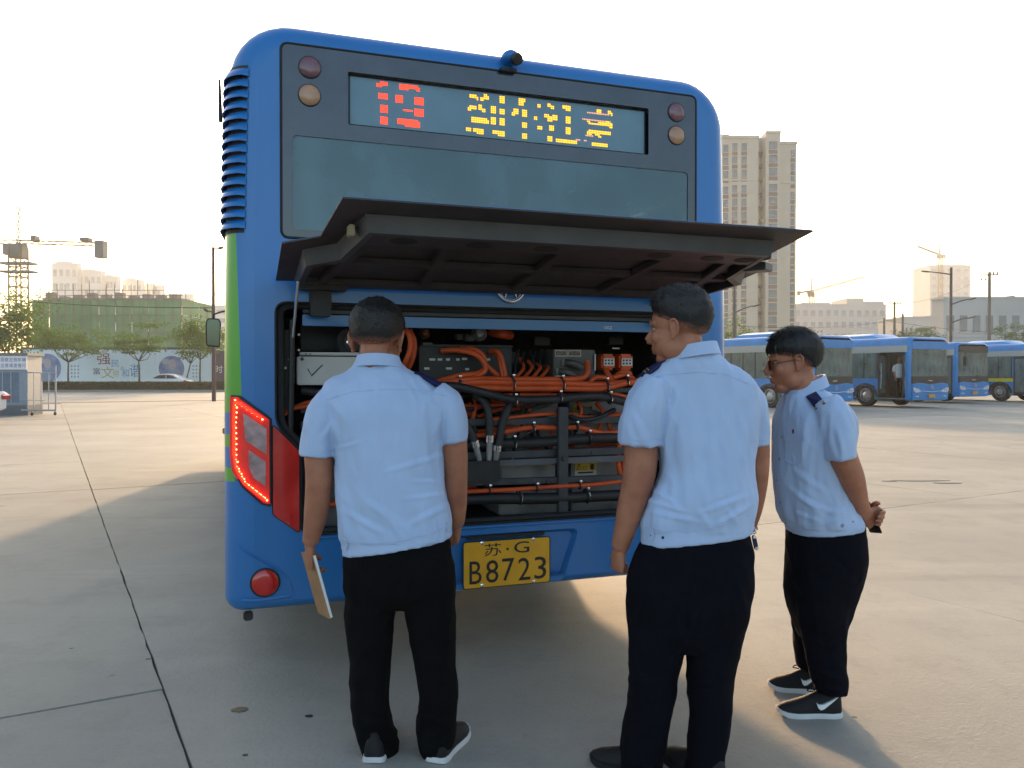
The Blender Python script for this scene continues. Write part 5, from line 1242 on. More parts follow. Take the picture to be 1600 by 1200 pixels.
# ================================================================ parked buses
M_PBUS = mat('parked_bus_blue', (.004, .205, .53), .38, var=.10, scale=1.5, coat=.3)
M_PBUS_D = mat('parked_bus_trim', (.012, .013, .016), .35, var=.15, coat=.2)
M_PGLS = glass('parked_bus_pane', (.55, .72, .70), .5, .05, .30, (.36, .48, .45))  # pale green film colour paints in bright reflections on the glass
M_ROOF = mat('bus_roof_blue', (.03, .27, .60), .4, var=.08, scale=2, coat=.3)
M_SEATG = mat('bus_inside_grey', (.16, .17, .17), .7)
M_GREEN = mat('badge_green', (.09, .35, .03), .5); M_LENS = mat('headlamp_lens', (.62, .66, .7), .12, coat=.6, var=.15, scale=12)
M_PLT = mat('far_plate', (.65, .30, .02), .5)
BW, BL, BH = 2.5, 10.5, 2.98
def parked_bus(near, fwd, label, door_open=False, livery=False, mirror=False):
    """near = ground point under the front door-side corner, fwd = heading. Local: x across (0 = door side), y = rearwards, z up"""
    f = Vector((fwd[0], fwd[1], 0)).normalized(); acr = Vector((-f.y, f.x, 0))           # across, away from the door side
    M = Matrix((( acr.x, -f.x, 0, near[0]), (acr.y, -f.y, 0, near[1]), (0, 0, 1, 0), (0, 0, 0, 1)))
    e = empty('parked_bus', (near[0], near[1], 0), math.atan2(acr.y, acr.x)); tag(e, label, 'bus', 'blue buses parked across the yard')
    # shell: stations along y, windows left open
    def prof(ins, n=5):
        x0, zb, zt, r = ins * .10, .30 + .04 * ins, BH - .10 * ins, .22
        P = [(x0 + .05, zb), (x0, zb + .06), (x0, .9), (x0, 1.22), (x0 + .01, 2.36), (x0 + .02, BH - .40)]
        for i in range(n + 1):
            a = R(180 - 90 * i / n); P.append((x0 + .02 + r + r * math.cos(a), zt - r + r * math.sin(a)))
        return P + [(BW - x, z) for x, z in reversed(P)]
    arch = [(1.72, 2.68), (7.4, 8.4)]
    wins = [(3.0, 4.3), (4.36, 5.7), (5.76, 7.1), (7.16, 8.5), (8.56, 9.9)]
    if True: wins = [(1.62, 2.94)] + wins
    door = (.22, 1.50); ysn = sorted(set([0.0, .06, .14] + list(door) + [q for w_ in wins for q in w_] + [q for a in arch for q in a] + [5.4, 6.7, BL - .1, BL]))
    rg = [[(x, y, z) for x, z in prof(1 if y in (0.0, BL) else (.35 if y == .06 else 0))] for y in ysn]
    mb = MB(); n = len(rg[0])
    for r in rg: mb.v += [Vector(p) for p in r]
    def skip(a, b):
        y = (a[1] + b[1]) / 2; z = (a[2] + b[2]) / 2; x = (a[0] + b[0]) / 2
        if any(w_[0] < y < w_[1] for w_ in wins) and 1.22 < z < 2.36: return True
        if x < 1 and any(d0 < y < d1 for d0, d1 in (door, (5.4, 6.7))) and .3 < z < 2.36: return True
        if any(q[0] < y < q[1] for q in arch) and (.30 < z < .9) and (x < .3 or x > BW - .3): return True
        return False
    for i in range(len(rg) - 1):
        for j in range(n):
            if not skip(rg[i][j], rg[i + 1][(j + 1) % n]): mb.f.append((i * n + j, i * n + (j + 1) % n, (i + 1) * n + (j + 1) % n, (i + 1) * n + j))
    mb.f.append(tuple((len(rg) - 1) * n + j for j in range(n)))
    mb.build('body', M_PBUS, e, smooth=True)
    # front face: lower panel with headlamps, black band, windscreen opening, brow
    def front(x0, x1, z0, z1, y, name, m, t=.03, bevel=.01): return MB().bx(x0, x1, y - t, y, z0, z1).build(name, m, e, bevel=bevel)
    lowp = MB(); prof_l = [(.10, .33), (.10, 1.0), (.5, 1.05), (1.25, .98), (2.0, 1.05), (2.4, 1.0), (2.4, .33)]
    lowp.prism(prof_l, lambda x, z: (x, .06, z), lambda x, z: (x, -.06 - .05 * (1 - abs(x - 1.25) / 1.25), z)); lp = lowp.build('front_panel', M_PBUS, e, bevel=.02)
    band = front(.11, 2.39, 1.0, 1.32, -.0, 'front_band', M_PBUS_D, .05)
    front(.11, 2.39, 2.46, 2.80, .02, 'front_brow', M_PBUS_D if mirror else M_PBUS, .05, .02)
    ws = MB(); P = []
    for k in range(9): x = .12 + 2.26 * k / 8; P.append((x, -.05 * (1 - abs(x - 1.25) / 1.25)))
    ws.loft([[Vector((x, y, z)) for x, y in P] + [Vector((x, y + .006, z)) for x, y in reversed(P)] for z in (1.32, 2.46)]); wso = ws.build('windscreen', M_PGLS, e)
    dp = MB().bx(.75, 1.95, .05, .1, 2.5, 2.72).build('destination_panel', mat('sign_pale', (.35, .42, .42), .4), e)
    for x, s in ((.36, 1), (2.14, -1)):
        hl = MB().prism([(x - .22 * s, .86), (x + .10 * s, .78), (x + .26 * s, .66), (x - .08 * s, .64), (x - .22 * s, .70)], lambda a, z: (a, -.02, z), lambda a, z: (a, -.105 - .02 * (1 - abs(a - 1.25) / 1.25), z)).build('headlamp', M_LENS, e, bevel=.008)
        for dx, r in ((-.08, .055), (.06, .045)): MB().cyl((x + dx * s, -.118, .75), (0, 1, 0), r, .02, 14).build('reflector', M_CHR, hl)
        MB().bx(x - .09, x + .09, -.10, -.05, .46, .50).build('fog_lamp', M_LENS, e, bevel=.006)
    MB().bx(1.06, 1.44, -.125, -.108, .42, .56).build('number_plate', M_PLT, e)
    MB().torus((1.25, -.125, .85), (0, 1, 0), .07, .014, 20, 6).build('emblem', M_CHR, lp)
    MB().tube([(.62, -.10, .70), (1.25, -.125, .66), (1.88, -.10, .70)], .016, 8).build('grille_bar', M_CHR, lp, smooth=True)
    MB().bx(1.12, 1.38, -.056, -.052, 1.12, 1.15).build('brand_bar', M_CHR, band)
    # side glass, pillars, doors
    for a, b in wins:
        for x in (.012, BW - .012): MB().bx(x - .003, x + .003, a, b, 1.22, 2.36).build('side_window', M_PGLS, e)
        MB().bx(-.004, .02, a + (b - a) * .5 - .02, a + (b - a) * .5 + .02, 1.22, 2.36).build('window_bar', M_PBUS_D, e)
    for a in [w_[0] for w_ in wins] + [wins[-1][1]]: MB().bx(-.003, .03, a - .06, a, 1.22, 2.36).build('pillar', M_PBUS_D, e)
    MB().bx(-.0035, .02, .14, BL - .2, 2.34, 2.62).build('side_band', mat('side_band_pale', (.36, .37, .34), .5, var=.05), e)
    for d0, d1 in (door, (5.4, 6.7)):
        if door_open and d0 < 1:
            for yy in (d0 + .05, d1 - .05):
                lf = MB().bx(-.10, .38, yy - .02, yy + .02, .42, 2.30).build('door_leaf', M_PBUS_D, e, bevel=.005)
                MB().bx(-.05, .33, yy - .024, yy + .024, .60, 2.2).build('door_pane', M_PGLS, lf)
                MB().tube([(.0, yy - .05, .8), (.02, yy - .06, 1.4), (.0, yy - .05, 1.9)], .015, 6).build('grab_rail', M_CHR, lf)
            MB().bx(.0, .5, d0, d1, .34, .40).build('door_step', M_SEATG, e)
        else:
            for k in (0, 1):
                y0 = d0 + (d1 - d0) / 2 * k + .02; y1 = y0 + (d1 - d0) / 2 - .04
                lf = MB().bx(.005, .04, y0, y1, .36, 2.32).build('door_leaf', M_PBUS_D, e, bevel=.006)
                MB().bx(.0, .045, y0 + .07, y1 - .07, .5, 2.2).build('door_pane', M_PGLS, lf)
    # inside
    ins = MB(); ins.bx(.06, BW - .06, .2, BL - .2, .36, .40); ins.bx(.05, BW - .05, .2, BL - .2, 2.66, 2.70); ins.bx(BW - .07, BW - .05, .2, BL - .2, .4, 1.2); ins.bx(.05, .07, 2.9, 5.3, .4, 1.2); ins.bx(.05, .07, 6.8, BL - .2, .4, 1.2)
    ins.build('interior_lining', M_SEATG, e)
    MB().bx(.25, BW - .25, .18, .55, 1.0, 1.22).build('dashboard', M_PBUS_D, e, bevel=.03)
    MB().torus((1.85, .72, 1.2), (0, -.5, 1), .22, .018, 20, 6).build('steering_wheel', M_PBUS_D, e)
    st0 = MB().bx(-.2, .2, -.05, .05, .0, .6).bx(-.2, .2, -.45, 0, -.08, 0).build('seat', seatm, e, bevel=.02); st0.location = (1.85, 1.5, .95)
    for x in (.45, .9, 1.6, 2.05):
        for y in (3.6, 4.6, 7.3, 8.4, 9.4): inst(st0, e, (x, y, .85))
    for y in (2.6, 5.2, 6.9): MB().tube([(.7, y, .4), (.7, y, 2.66)], .018, 8).build('grab_pole', mat('pole_yellow', (.6, .5, .1), .4), e)
    # arches, wheels, roof units
    for q in arch:
        c = (q[0] + q[1]) / 2
        for x in (0, BW):
            m_ = MB(); hw = .66; A = [(c + hw * math.cos(R(a)), .42 + .60 * math.sin(R(a))) for a in range(0, 181, 15)]
            B = [(c + (hw - .12) * math.cos(R(a)), .42 + .50 * math.sin(R(a))) for a in range(180, -1, -15)]
            xi = -.012 if x == 0 else BW + .012
            m_.prism([(y, max(.30, z)) for y, z in A + B], lambda y, z: (xi, y, z), lambda y, z: (xi + (.05 if x == 0 else -.05), y, z)); m_.build('wheel_arch', M_PBUS_D, e)
        wheel(e, .16, c, -1, .49, .27); wheel(e, BW - .16, c, 1, .49, .27)
    for y0, y1, h in ((1.9, 4.6, .24), (6.4, 8.9, .20)):
        pod = MB(); pr = lambda y, k: [Vector((.42, y, BH - .02)), Vector((.46, y, BH + h * .6 * k)), Vector((.70, y, BH + h * k)), Vector((1.8, y, BH + h * k)), Vector((2.04, y, BH + h * .6 * k)), Vector((2.08, y, BH - .02))]
        pod.loft([pr(y0, .15), pr(y0 + .3, .9), pr(y0 + .6, 1), pr(y1 - .6, 1), pr(y1 - .25, .85), pr(y1, .15)]); pod.build('roof_unit', M_ROOF, e, smooth=True, angle=50)
    MB().bx(-.006, .01, 1.52, 1.62, .36, 1.2).build('kick_panel', M_PBUS, e)
    MB().bx(-.008, .0, 1.55, 1.70, .36, .58).build('green_badge', M_GREEN, e)
    if livery:
        for z0, z1, y0, y1, m in ((1.02, 1.20, 1.5, 4.5, mat('livery_yellow', (.65, .55, .03), .45)), (.6, 1.02, 2.75, 3.3, mat('livery_purple', (.10, .04, .25), .45)), (.36, .7, 2.72, 3.0, mat('livery_red', (.5, .05, .03), .45))):
            MB().bx(-.009, .0, y0, y1, z0, z1).build('livery_stripe', m, e)
        MB().bx(-.007, .0, 1.5, 4.6, 1.2, 1.225).build('livery_line', M_PBUS_D, e)
    if mirror:
        mm = MB().tube([(.15, 0, 2.55), (-.02, -.25, 2.58), (.0, -.42, 2.45), (.02, -.42, 2.3)], .022, 8).build('mirror_arm', M_PBUS_D, e, smooth=True)
        MB().box((.02, -.42, 2.05), (.24, .14, .50)).build('wing_mirror', M_PBUS_D, e, bevel=.05)
    return e, M
fw = Vector((.45, -.893))
def near_from_wheel(px, D, fwd, oh=2.2):
    p = Vector(((px - 800) / FPX * D, D)); f = Vector(fwd).normalized(); return p + f * oh
busA, _ = parked_bus(near_from_wheel(1205, 33.6, (.52, -.854), 2.1), (.52, -.854), 'blue parked bus partly hidden behind the man in glasses')
busB, MBm = parked_bus(near_from_wheel(1352, 35.6, fw), fw, 'blue parked bus with open front door and a man standing inside', door_open=True)
busC, _ = parked_bus(Vector((.5515 * 39.3, 39.3)), fw, 'blue parked bus with dark brow and black wing mirror, mostly hidden', mirror=True)
busD, _ = parked_bus(near_from_wheel(1562, 42.3, fw), fw, 'parked bus at the right edge with yellow and purple stripes by its wheel', livery=True)
# man standing in the open doorway of the second bus
def small_person(e, loc, label):
    bp = Vector(loc); mb = MB()
    base = MBm @ bp
    def q(x, y, z): return base + Vector((x, y, z))
    mb.ell(q(0, 0, 1.62), (.078, .092, .115), None, 16, 10); mb.tube([q(0, .0, 1.55), q(0, 0, 1.42)], .055, 12)
    for s in (-1, 1):
        mb.tube([q(s * .19, 0, 1.38), q(s * .24, -.02, 1.12), q(s * .22, -.10, .88), q(s * .21, -.13, .80)], [.05, .042, .034, .028], 10)
        mb.tube([q(s * .09, 0, .85), q(s * .10, 0, .45), q(s * .10, 0, .06)], [.075, .055, .04], 10)
        mb.ell(q(s * .205, -.14, .75), (.025, .03, .05), None, 10, 6)
    mb.tube([q(0, 0, 1.42), q(0, 0, 1.2), q(0, 0, .85)], [(.12, .08), (.15, .09), (.14, .09)], 16)
    o = remesh(mb, .012, 2).build('person', M_SKIN, None, smooth=True, origin=base); tag(o, label, 'person')
    mb = MB(); mb.tube([q(0, 0, 1.46), q(0, 0, 1.40), q(0, 0, 1.15), q(0, 0, .86)], [(.08, .07), (.19, .11), (.18, .12), (.17, .115)], 18)
    for s in (-1, 1): mb.tube([q(s * .16, 0, 1.38), q(s * .23, -.01, 1.25), q(s * .245, -.02, 1.12)], [.07, .066, .06], 12)
    remesh(mb, .012, 2).build('shirt', mat('shirt_white', (.72, .72, .72), .8, var=.04), o, smooth=True, origin=base)
    mb = MB(); mb.tube([q(0, 0, .90), q(0, 0, .78)], [(.16, .11), (.165, .11)], 16)
    for s in (-1, 1): mb.tube([q(s * .085, 0, .82), q(s * .10, 0, .45), q(s * .10, 0, .05)], [.092, .07, .06], 12)
    remesh(mb, .012, 2).build('trousers', M_TROU, o, smooth=True, origin=base)
    MB().ell(q(0, .012, 1.665), (.085, .095, .085), None, 16, 10).build('hair', mat('hair_plain', (.012, .01, .009), .6), o, smooth=True, origin=base)
    for s in (-1, 1): MB().ell(q(s * .10, -.05, .035), (.045, .12, .04), None, 12, 8).build('shoe', M_SHOE, o, smooth=True, origin=base)
    return o
small_person(busB, (.62, .98, .40), 'man in a white shirt standing inside the open door of a parked bus')

# ================================================================ trees
M_BARK = mat('bark', (.09, .07, .055), .9, var=.3, bump=.4, bscale=20)
def leafmat(name, a, b):
    m = mat(name, a, .6, var=.2, scale=1.2, col2=b)
    bs = m.node_tree.nodes['Principled BSDF']; bs.inputs['Subsurface Weight'].default_value = 0
    nt = m.node_tree; tl = nt.nodes.new('ShaderNodeBsdfTranslucent'); tl.inputs[0].default_value = (a[0] * 1.6, a[1] * 1.5, a[2] * .8, 1); mx = nt.nodes.new('ShaderNodeMixShader'); mx.inputs[0].default_value = .35
    out = [n_ for n_ in nt.nodes if n_.type == 'OUTPUT_MATERIAL'][0]
    nt.links.new(bs.outputs[0], mx.inputs[1]); nt.links.new(tl.outputs[0], mx.inputs[2]); nt.links.new(mx.outputs[0], out.inputs[0])
    return m
M_LEAF = leafmat('leaves_olive', (.07, .14, .026), (.035, .08, .018)); M_LEAF2 = leafmat('leaves_dark', (.05, .075, .025), (.025, .04, .015))
def tree(loc, h, cr, label, seed, leaves=2600, lsz=.13, flat=.62, m=M_LEAF, trunk_r=.09, fork=.42, group='roadside trees', lean=0):
    rt = random.Random(seed); base = Vector(loc); e = empty('tree', base); tag(e, label, 'tree', group)
    tk = MB(); top = base + Vector((lean * h, 0, h * fork)); tk.tube([base, base.lerp(top, .5) + Vector((rt.uniform(-.05, .05), 0, 0)), top], [trunk_r, trunk_r * .8, trunk_r * .65], 8)
    tips = []
    for k in range(9):
        a = 2 * math.pi * (k + rt.random() * .6) / 9; rr = cr * rt.uniform(.45, .9); zz = h * rt.uniform(fork + .15, .93)
        q = base + Vector((lean * h + rr * math.cos(a), rr * math.sin(a), zz)); mid = top.lerp(q, .5) + Vector((0, 0, -.08 * h * rt.random()))
        tk.tube([top, mid, q], [trunk_r * .5, trunk_r * .3, trunk_r * .08], 6); tips.append((q, cr * rt.uniform(.30, .5)))
        for _ in range(2):
            q2 = mid.lerp(q, rt.uniform(.2, .8)) + Vector((rt.uniform(-1, 1), rt.uniform(-1, 1), rt.uniform(-.2, .7))) * cr * .42; tk.tube([mid.lerp(q, .4), q2], [trunk_r * .18, trunk_r * .05], 5); tips.append((q2, cr * rt.uniform(.22, .4)))
    tips.append((base + Vector((lean * h, 0, h * .93)), cr * .42))
    tk.build('trunk', M_BARK, e, smooth=True, origin=base)
    lf = MB()
    for _ in range(leaves):
        c, r = tips[rt.randrange(len(tips))]
        d = Vector((rt.gauss(0, 1), rt.gauss(0, 1), rt.gauss(0, 1) * flat)).normalized() * r * rt.random() ** .45
        p = c + Vector((d.x, d.y, d.z * flat)); u = Vector((rt.uniform(-1, 1), rt.uniform(-1, 1), rt.uniform(-.6, .6))).normalized(); v = u.orthogonal().normalized(); s = lsz * rt.uniform(.6, 1.3)
        lf.add([p - u * s, p - v * s * .42, p + u * s, p + v * s * .42], [(0, 1, 2, 3)])
    cro = lf.build('crown', m, e, origin=base, fix=False); cro['kind'] = 'stuff'
    return e
def g_at(px, D): return Vector(((px - 800) / FPX * D, D, 0))
tree(g_at(107, 71), 5.9, 2.9, 'leafy street tree in front of the first printed globe on the hoarding', 1, 3000)
tree(g_at(217, 70), 6.1, 2.7, 'spreading street tree beside the white car and painted characters', 2, 2400, flat=.45)
tree(g_at(313, 69), 6.3, 2.3, 'upright street tree near the dark end of the hoarding', 3, 2800, flat=.9)
tree(g_at(288, 72), 5.6, 1.6, 'thin leaning street tree behind the white car', 4, 1000, trunk_r=.08, lean=.10)
tree(g_at(8, 60), 7.4, 2.9, 'dense tree at the left edge above the guard booth', 5, 4200, lsz=.14, flat=.9)
tree(g_at(57, 95), 7.2, 1.9, 'rounded brown-green tree at the foot of the tower crane', 6, 1500, lsz=.16, m=M_LEAF2)
tree(g_at(1146, 75), 6.6, 2.6, 'bushy tree beside the bus at the foot of the apartment tower', 7, 3000, flat=.9)
tree(g_at(1262, 80), 6.2, 1.7, 'dark treetop showing above the first parked bus roof', 8, 1400, m=M_LEAF2)
tree(g_at(1212, 85), 6.0, 1.6, 'low treetop in front of the apartment tower entrance', 9, 1200)
tree(g_at(1432, 90), 6.8, 2.7, 'wide tree between the utility poles behind the parked buses', 10, 2800)
tree(g_at(1352, 95), 6.4, 2.3, 'pale tree in front of the long white building', 12, 1600)
tree(g_at(1585, 80), 6.6, 2.2, 'tree at the right edge in front of the grey building', 11, 2000)

# ================================================================ left side: hedge, hoarding, cars, booth, gate
def xz_at(px, py, D): p = at(px, py, D); return p.x, p.z
HD = 65.5; hx0, hx1 = g_at(-60, HD).x, g_at(352, HD).x
M_HEDGE = leafmat('hedge_leaves', (.045, .06, .025), (.025, .035, .015))
rh = random.Random(9); hl = MB()
hl.bx(hx0, hx1, HD + .15, HD + .85, .05, .68)
for _ in range(9000):
    x = rh.uniform(hx0, hx1); f = rh.random()
    p = Vector((x, HD + (.12 if f < .6 else rh.uniform(.1, .9)), rh.uniform(.04, .74) if f < .6 else .70 + rh.uniform(0, .09)))
    u = Vector((rh.uniform(-1, 1), rh.uniform(-.5, .5), rh.uniform(-1, 1))).normalized(); v = u.orthogonal().normalized(); s = rh.uniform(.05, .10); hl.add([p - u * s, p - v * s * .6, p + u * s, p + v * s * .6], [(0, 1, 2, 3)])
hedge = hl.build('hedge', M_HEDGE, None, origin=(hx0, HD, 0), fix=False); tag(hedge, 'low clipped dark hedge along the road before the hoarding', 'hedge', kind='stuff')
kerb = MB().bx(hx0, hx1, HD - .25, HD + .10, -.02, .14).build('kerb', mat('kerb_stone', (.30, .29, .27), .85, space='World'), None); tag(kerb, 'pale kerb stones under the hedge', 'kerb', kind='structure')
# hoarding: posts, top rail and printed boards
WD = 76.0; a0, a1 = g_at(36, WD).x, g_at(331, WD).x; ztop = at(200, 546, WD).z
hoard = empty('hoarding', (a0, WD, 0)); tag(hoard, 'long pale blue printed hoarding with painted characters and globes', 'hoarding')
M_HB = mat('hoarding_board', (.70, .79, .82), .6, var=.05, scale=.4); M_HR = mat('hoarding_rail', (.05, .06, .11), .6)
nb = 7
for k in range(nb):
    x0 = a0 + (a1 - a0) * k / nb; x1 = a0 + (a1 - a0) * (k + 1) / nb
    MB().bx(x0 + .01, x1 - .01, WD, WD + .06, .1, ztop).build('board', M_HB, hoard, origin=hoard.location)
MB().bx(a0 - .1, a1 + .1, WD - .06, WD + .12, ztop, ztop + .20).build('top_rail', M_HR, hoard, origin=hoard.location)
db = MB().bx(a1 + .25, a1 + 1.6, WD, WD + .06, .1, ztop - .1).build('dark_board', mat('hoarding_dark', (.10, .08, .11), .6), hoard, origin=hoard.location)
MB().bx(a1 + .02, a1 + .2, WD - .05, WD + .1, 0, ztop + .1).build('end_post', M_HR, hoard, origin=hoard.location)
text_obj('printed_character', '时', .8, mat('print_white', (.6, .6, .6), .6, var=0), hoard, Matrix.Translation(at(342, 577, WD - .02) - hoard.location) @ Matrix(((1, 0, 0, 0), (0, 0, -1, 0), (0, 1, 0, 0), (0, 0, 0, 1))), fit=(.7, .7))
def hoard_txt(s, px, py, wpx, hpx, col, nm):
    k = WD / FPX
    text_obj('printed_character', s, 1.0, mat(nm, col, .6, var=.05), hoard, Matrix.Translation(at(px, py, WD - .02) - hoard.location) @ Matrix(((1, 0, 0, 0), (0, 0, -1, 0), (0, 1, 0, 0), (0, 0, 0, 1))), fit=(wpx * k, hpx * k))
hoard_txt('强', 162, 561, 21, 17, (.25, .03, .06), 'print_maroon'); hoard_txt('富', 151, 580, 11, 10, (.10, .04, .12), 'print_purple'); hoard_txt('文', 168, 582, 20, 18, (.55, .42, .16), 'print_gold')
hoard_txt('民', 180, 568, 12, 11, (.12, .38, .66), 'print_blue'); hoard_txt('明', 181, 584, 8, 10, (.55, .42, .22), 'print_tan'); hoard_txt('主', 191, 575, 8, 6, (.15, .42, .62), 'print_blue2'); hoard_txt('和', 196, 583, 11, 12, (.08, .35, .62), 'print_blue3'); hoard_txt('谐', 211, 579, 17, 20, (.05, .28, .55), 'print_blue4')
M_GLB = mat('printed_globe', (.10, .15, .34), .6, var=.3, scale=1.1, col2=(.30, .36, .50), detail=3)
for px, py, rpx in ((73, 575, 22.5), (268, 576, 20)):
    c = at(px, py, WD - .012); gd = MB().cyl(c, (0, 1, 0), rpx * WD / FPX, .012, 40).build('printed_globe', M_GLB, hoard, origin=hoard.location)
    for dx, dy, rx, ry, col in ((-9, -11, 6, 4.5, (.42, .46, .44)), (1, -7, 6, 8, (.46, .38, .42)), (8, 4, 6, 4, (.22, .30, .40)), (-6, 10, 8, 4, (.16, .30, .34))):
        q = at(px + dx, py + dy, WD - .021); k = WD / FPX
        MB().prism([(rx * k * math.cos(t), ry * k * math.sin(t)) for t in [2 * math.pi * i / 18 for i in range(18)]], lambda x, z: (q.x + x, WD - .0195, q.z + z), lambda x, z: (q.x + x, WD - .0225 - abs(dx) * .0004, q.z + z)).build('globe_patch', mat('globe_%d_%d' % (dx, dy), col, .6, var=.1), gd, origin=hoard.location)
M_SM = mat('small_print', (.28, .34, .42), .6, var=0)
for px in (112, 302):
    for i in range(3):
        for j in range(4):
            q = at(px + 5 * i, 572 + 5.5 * j, WD - .004); MB().box(q, (.14, .006, .16)).build('small_print', M_SM, hoard, origin=hoard.location)
# white saloon cars
M_WCAR = mat('car_white', (.72, .73, .74), .3, coat=.5, var=.03); M_CGL = mat('car_glass', (.02, .024, .028), .08, spec=.6, var=.2); M_TAIL = mat('car_tail_lamp', (.5, .03, .03), .2, coat=.5)
def saloon(loc, rz, label):
    """local x = forward, y = left"""
    e = empty('car', loc, rz); tag(e, label, 'car')
    st = [(-2.28, .60, .78, .50), (-2.2, .45, .92, .80), (-1.7, .30, 1.02, .86), (-1.3, .28, 1.05, .88), (0, .24, .98, .90), (1.0, .24, .96, .90), (1.5, .28, .90, .88), (2.05, .32, .78, .80), (2.3, .42, .62, .60)]
    rg = [[Vector((x, y * s, z)) for y, z, s in ()] for x, *_ in st]; rg = []
    for x, zb, zt, hw in st: rg.append([Vector((x, -hw, zb)), Vector((x, -hw * 1.02, (zb + zt) / 2)), Vector((x, -hw * .96, zt - .05)), Vector((x, -hw * .8, zt)), Vector((x, hw * .8, zt)), Vector((x, hw * .96, zt - .05)), Vector((x, hw * 1.02, (zb + zt) / 2)), Vector((x, hw, zb))])
    MB().loft(rg).build('body', M_WCAR, e, smooth=True, angle=35)
    cb_ = [(-1.75, .99, 1.02, .74), (-1.05, .98, 1.38, .66), (-.4, .97, 1.46, .63), (.25, .97, 1.42, .64), (1.15, .94, .97, .74)]
    rg = [[Vector((x, -hw * 1.12, zb)), Vector((x, -hw, zt - .02)), Vector((x, -hw * .85, zt)), Vector((x, hw * .85, zt)), Vector((x, hw, zt - .02)), Vector((x, hw * 1.12, zb))] for x, zb, zt, hw in cb_]
    MB().loft(rg).build('roof', M_WCAR, e, smooth=True, angle=35)
    for s in (-1, 1):
        for P in ([(-1.35, 1.05), (-.95, 1.30), (-.42, 1.38), (-.40, 1.05)], [(-.34, 1.05), (-.36, 1.38), (.22, 1.34), (.85, 1.05)]):
            MB().prism(P, lambda x, z: (x, s * (.60 + (1.5 - z) * .26), z), lambda x, z: (x, s * (.645 + (1.5 - z) * .26), z)).build('side_window', M_CGL, e)
        tl = MB().prism([(-2.30, .80), (-2.05, .92), (-1.92, .90), (-2.1, .74), (-2.28, .70)], lambda x, z: (x, s * .62, z), lambda x, z: (x, s * .885, z)).build('tail_lamp', M_TAIL, e, bevel=.01)
        MB().prism([(2.28, .62), (2.1, .74), (1.85, .76), (2.05, .62)], lambda x, z: (x, s * .60, z), lambda x, z: (x, s * .865, z)).build('headlamp', M_LENS, e, bevel=.01)
        MB().box((.72, s * .98, 1.02), (.14, .16, .12)).build('wing_mirror', M_WCAR, e, bevel=.02)
        for x in (-1.35, 1.4):
            t = MB().lathe([(.20, -.1), (.31, -.1), (.325, -.06), (.325, .06), (.31, .1), (.20, .1)], (x, s * .80, .325), (0, 1, 0), 28).build('wheel', M_TYRE, e, smooth=True)
            MB().lathe([(.21, .1 * s), (.19, .085 * s), (.05, .095 * s), (0, .095 * s)], (x, s * .80, .325), (0, 1, 0), 24).build('rim', M_RIM, t, smooth=True)
    MB().box((-2.27, 0, .62), (.05, .44, .14)).build('number_plate', mat('car_plate', (.02, .06, .3), .5), e)
    return e
saloon(g_at(258, 71), math.pi, 'white saloon car driving past behind the hedge')
cl_ = g_at(-124, 22.6); saloon((cl_.x, cl_.y, 0), R(180) - R(18), 'white saloon at the left edge showing only its tail')
# guard booth with sign
bo = g_at(22, 27.4); booth = empty('guard_booth', bo, R(7)); tag(booth, 'small grey guard booth with a white notice board along its roof', 'booth')
bx0, bx1 = g_at(-95, 27.4).x - bo.x, g_at(42, 27.4).x - bo.x
M_BOO = mat('booth_grey', (.22, .27, .33), .5, var=.06); M_BGL = mat('booth_glass', (.10, .17, .25), .12, var=.1, coat=.4)
bz = at(22, 555, 27.4).z
MB().bx(bx0, bx1, 0, 1.1, .0, .35).build('base', mat('booth_base', (.12, .14, .16), .7), booth)
MB().bx(bx0, bx1, 0, 1.1, .35, bz - .55).build('wall', M_BOO, booth)
MB().bx(bx0 - .05, bx1 + .04, -.10, 1.2, bz - .02, bz + .08).build('roof', mat('booth_roof', (.16, .18, .19), .6), booth, bevel=.01)
MB().bx(bx0, bx1 - .02, .0, 1.1, bz - .55, bz - .02).build('fascia', M_BOO, booth)
for k in range(6):
    x0 = bx1 - .26 - .27 * (k + 1); MB().bx(x0 + .02, x0 + .25, -.008, -.002, .45, bz - .58).build('window', M_BGL, booth); MB().bx(x0 - .012, x0 + .012, -.02, -.001, .38, bz - .56).build('mullion', M_ALU, booth)
sg = MB().bx(bx0, bx1 - .01, -.06, -.02, at(20, 577.5, 27.4).z, at(20, 556, 27.4).z).build('notice_board', mat('notice_white', (.72, .70, .70), .5, var=.03), booth)
M_BLU = mat('notice_blue', (.03, .06, .30), .5, var=0)
for row, s in ((562, '观察左侧车辆'), (571, '注意减速慢行')):
    for k, ch in enumerate(s):
        p = at(4.5 + 6.3 * k, row, 27.34); text_obj('notice_character', ch, .1, M_BLU, sg, Matrix.Translation(p - bo + Vector((0, -.004, 0))) @ Matrix(((1, 0, 0, 0), (0, 0, -1, 0), (0, 1, 0, 0), (0, 0, 0, 1))), fit=(.118, .135))
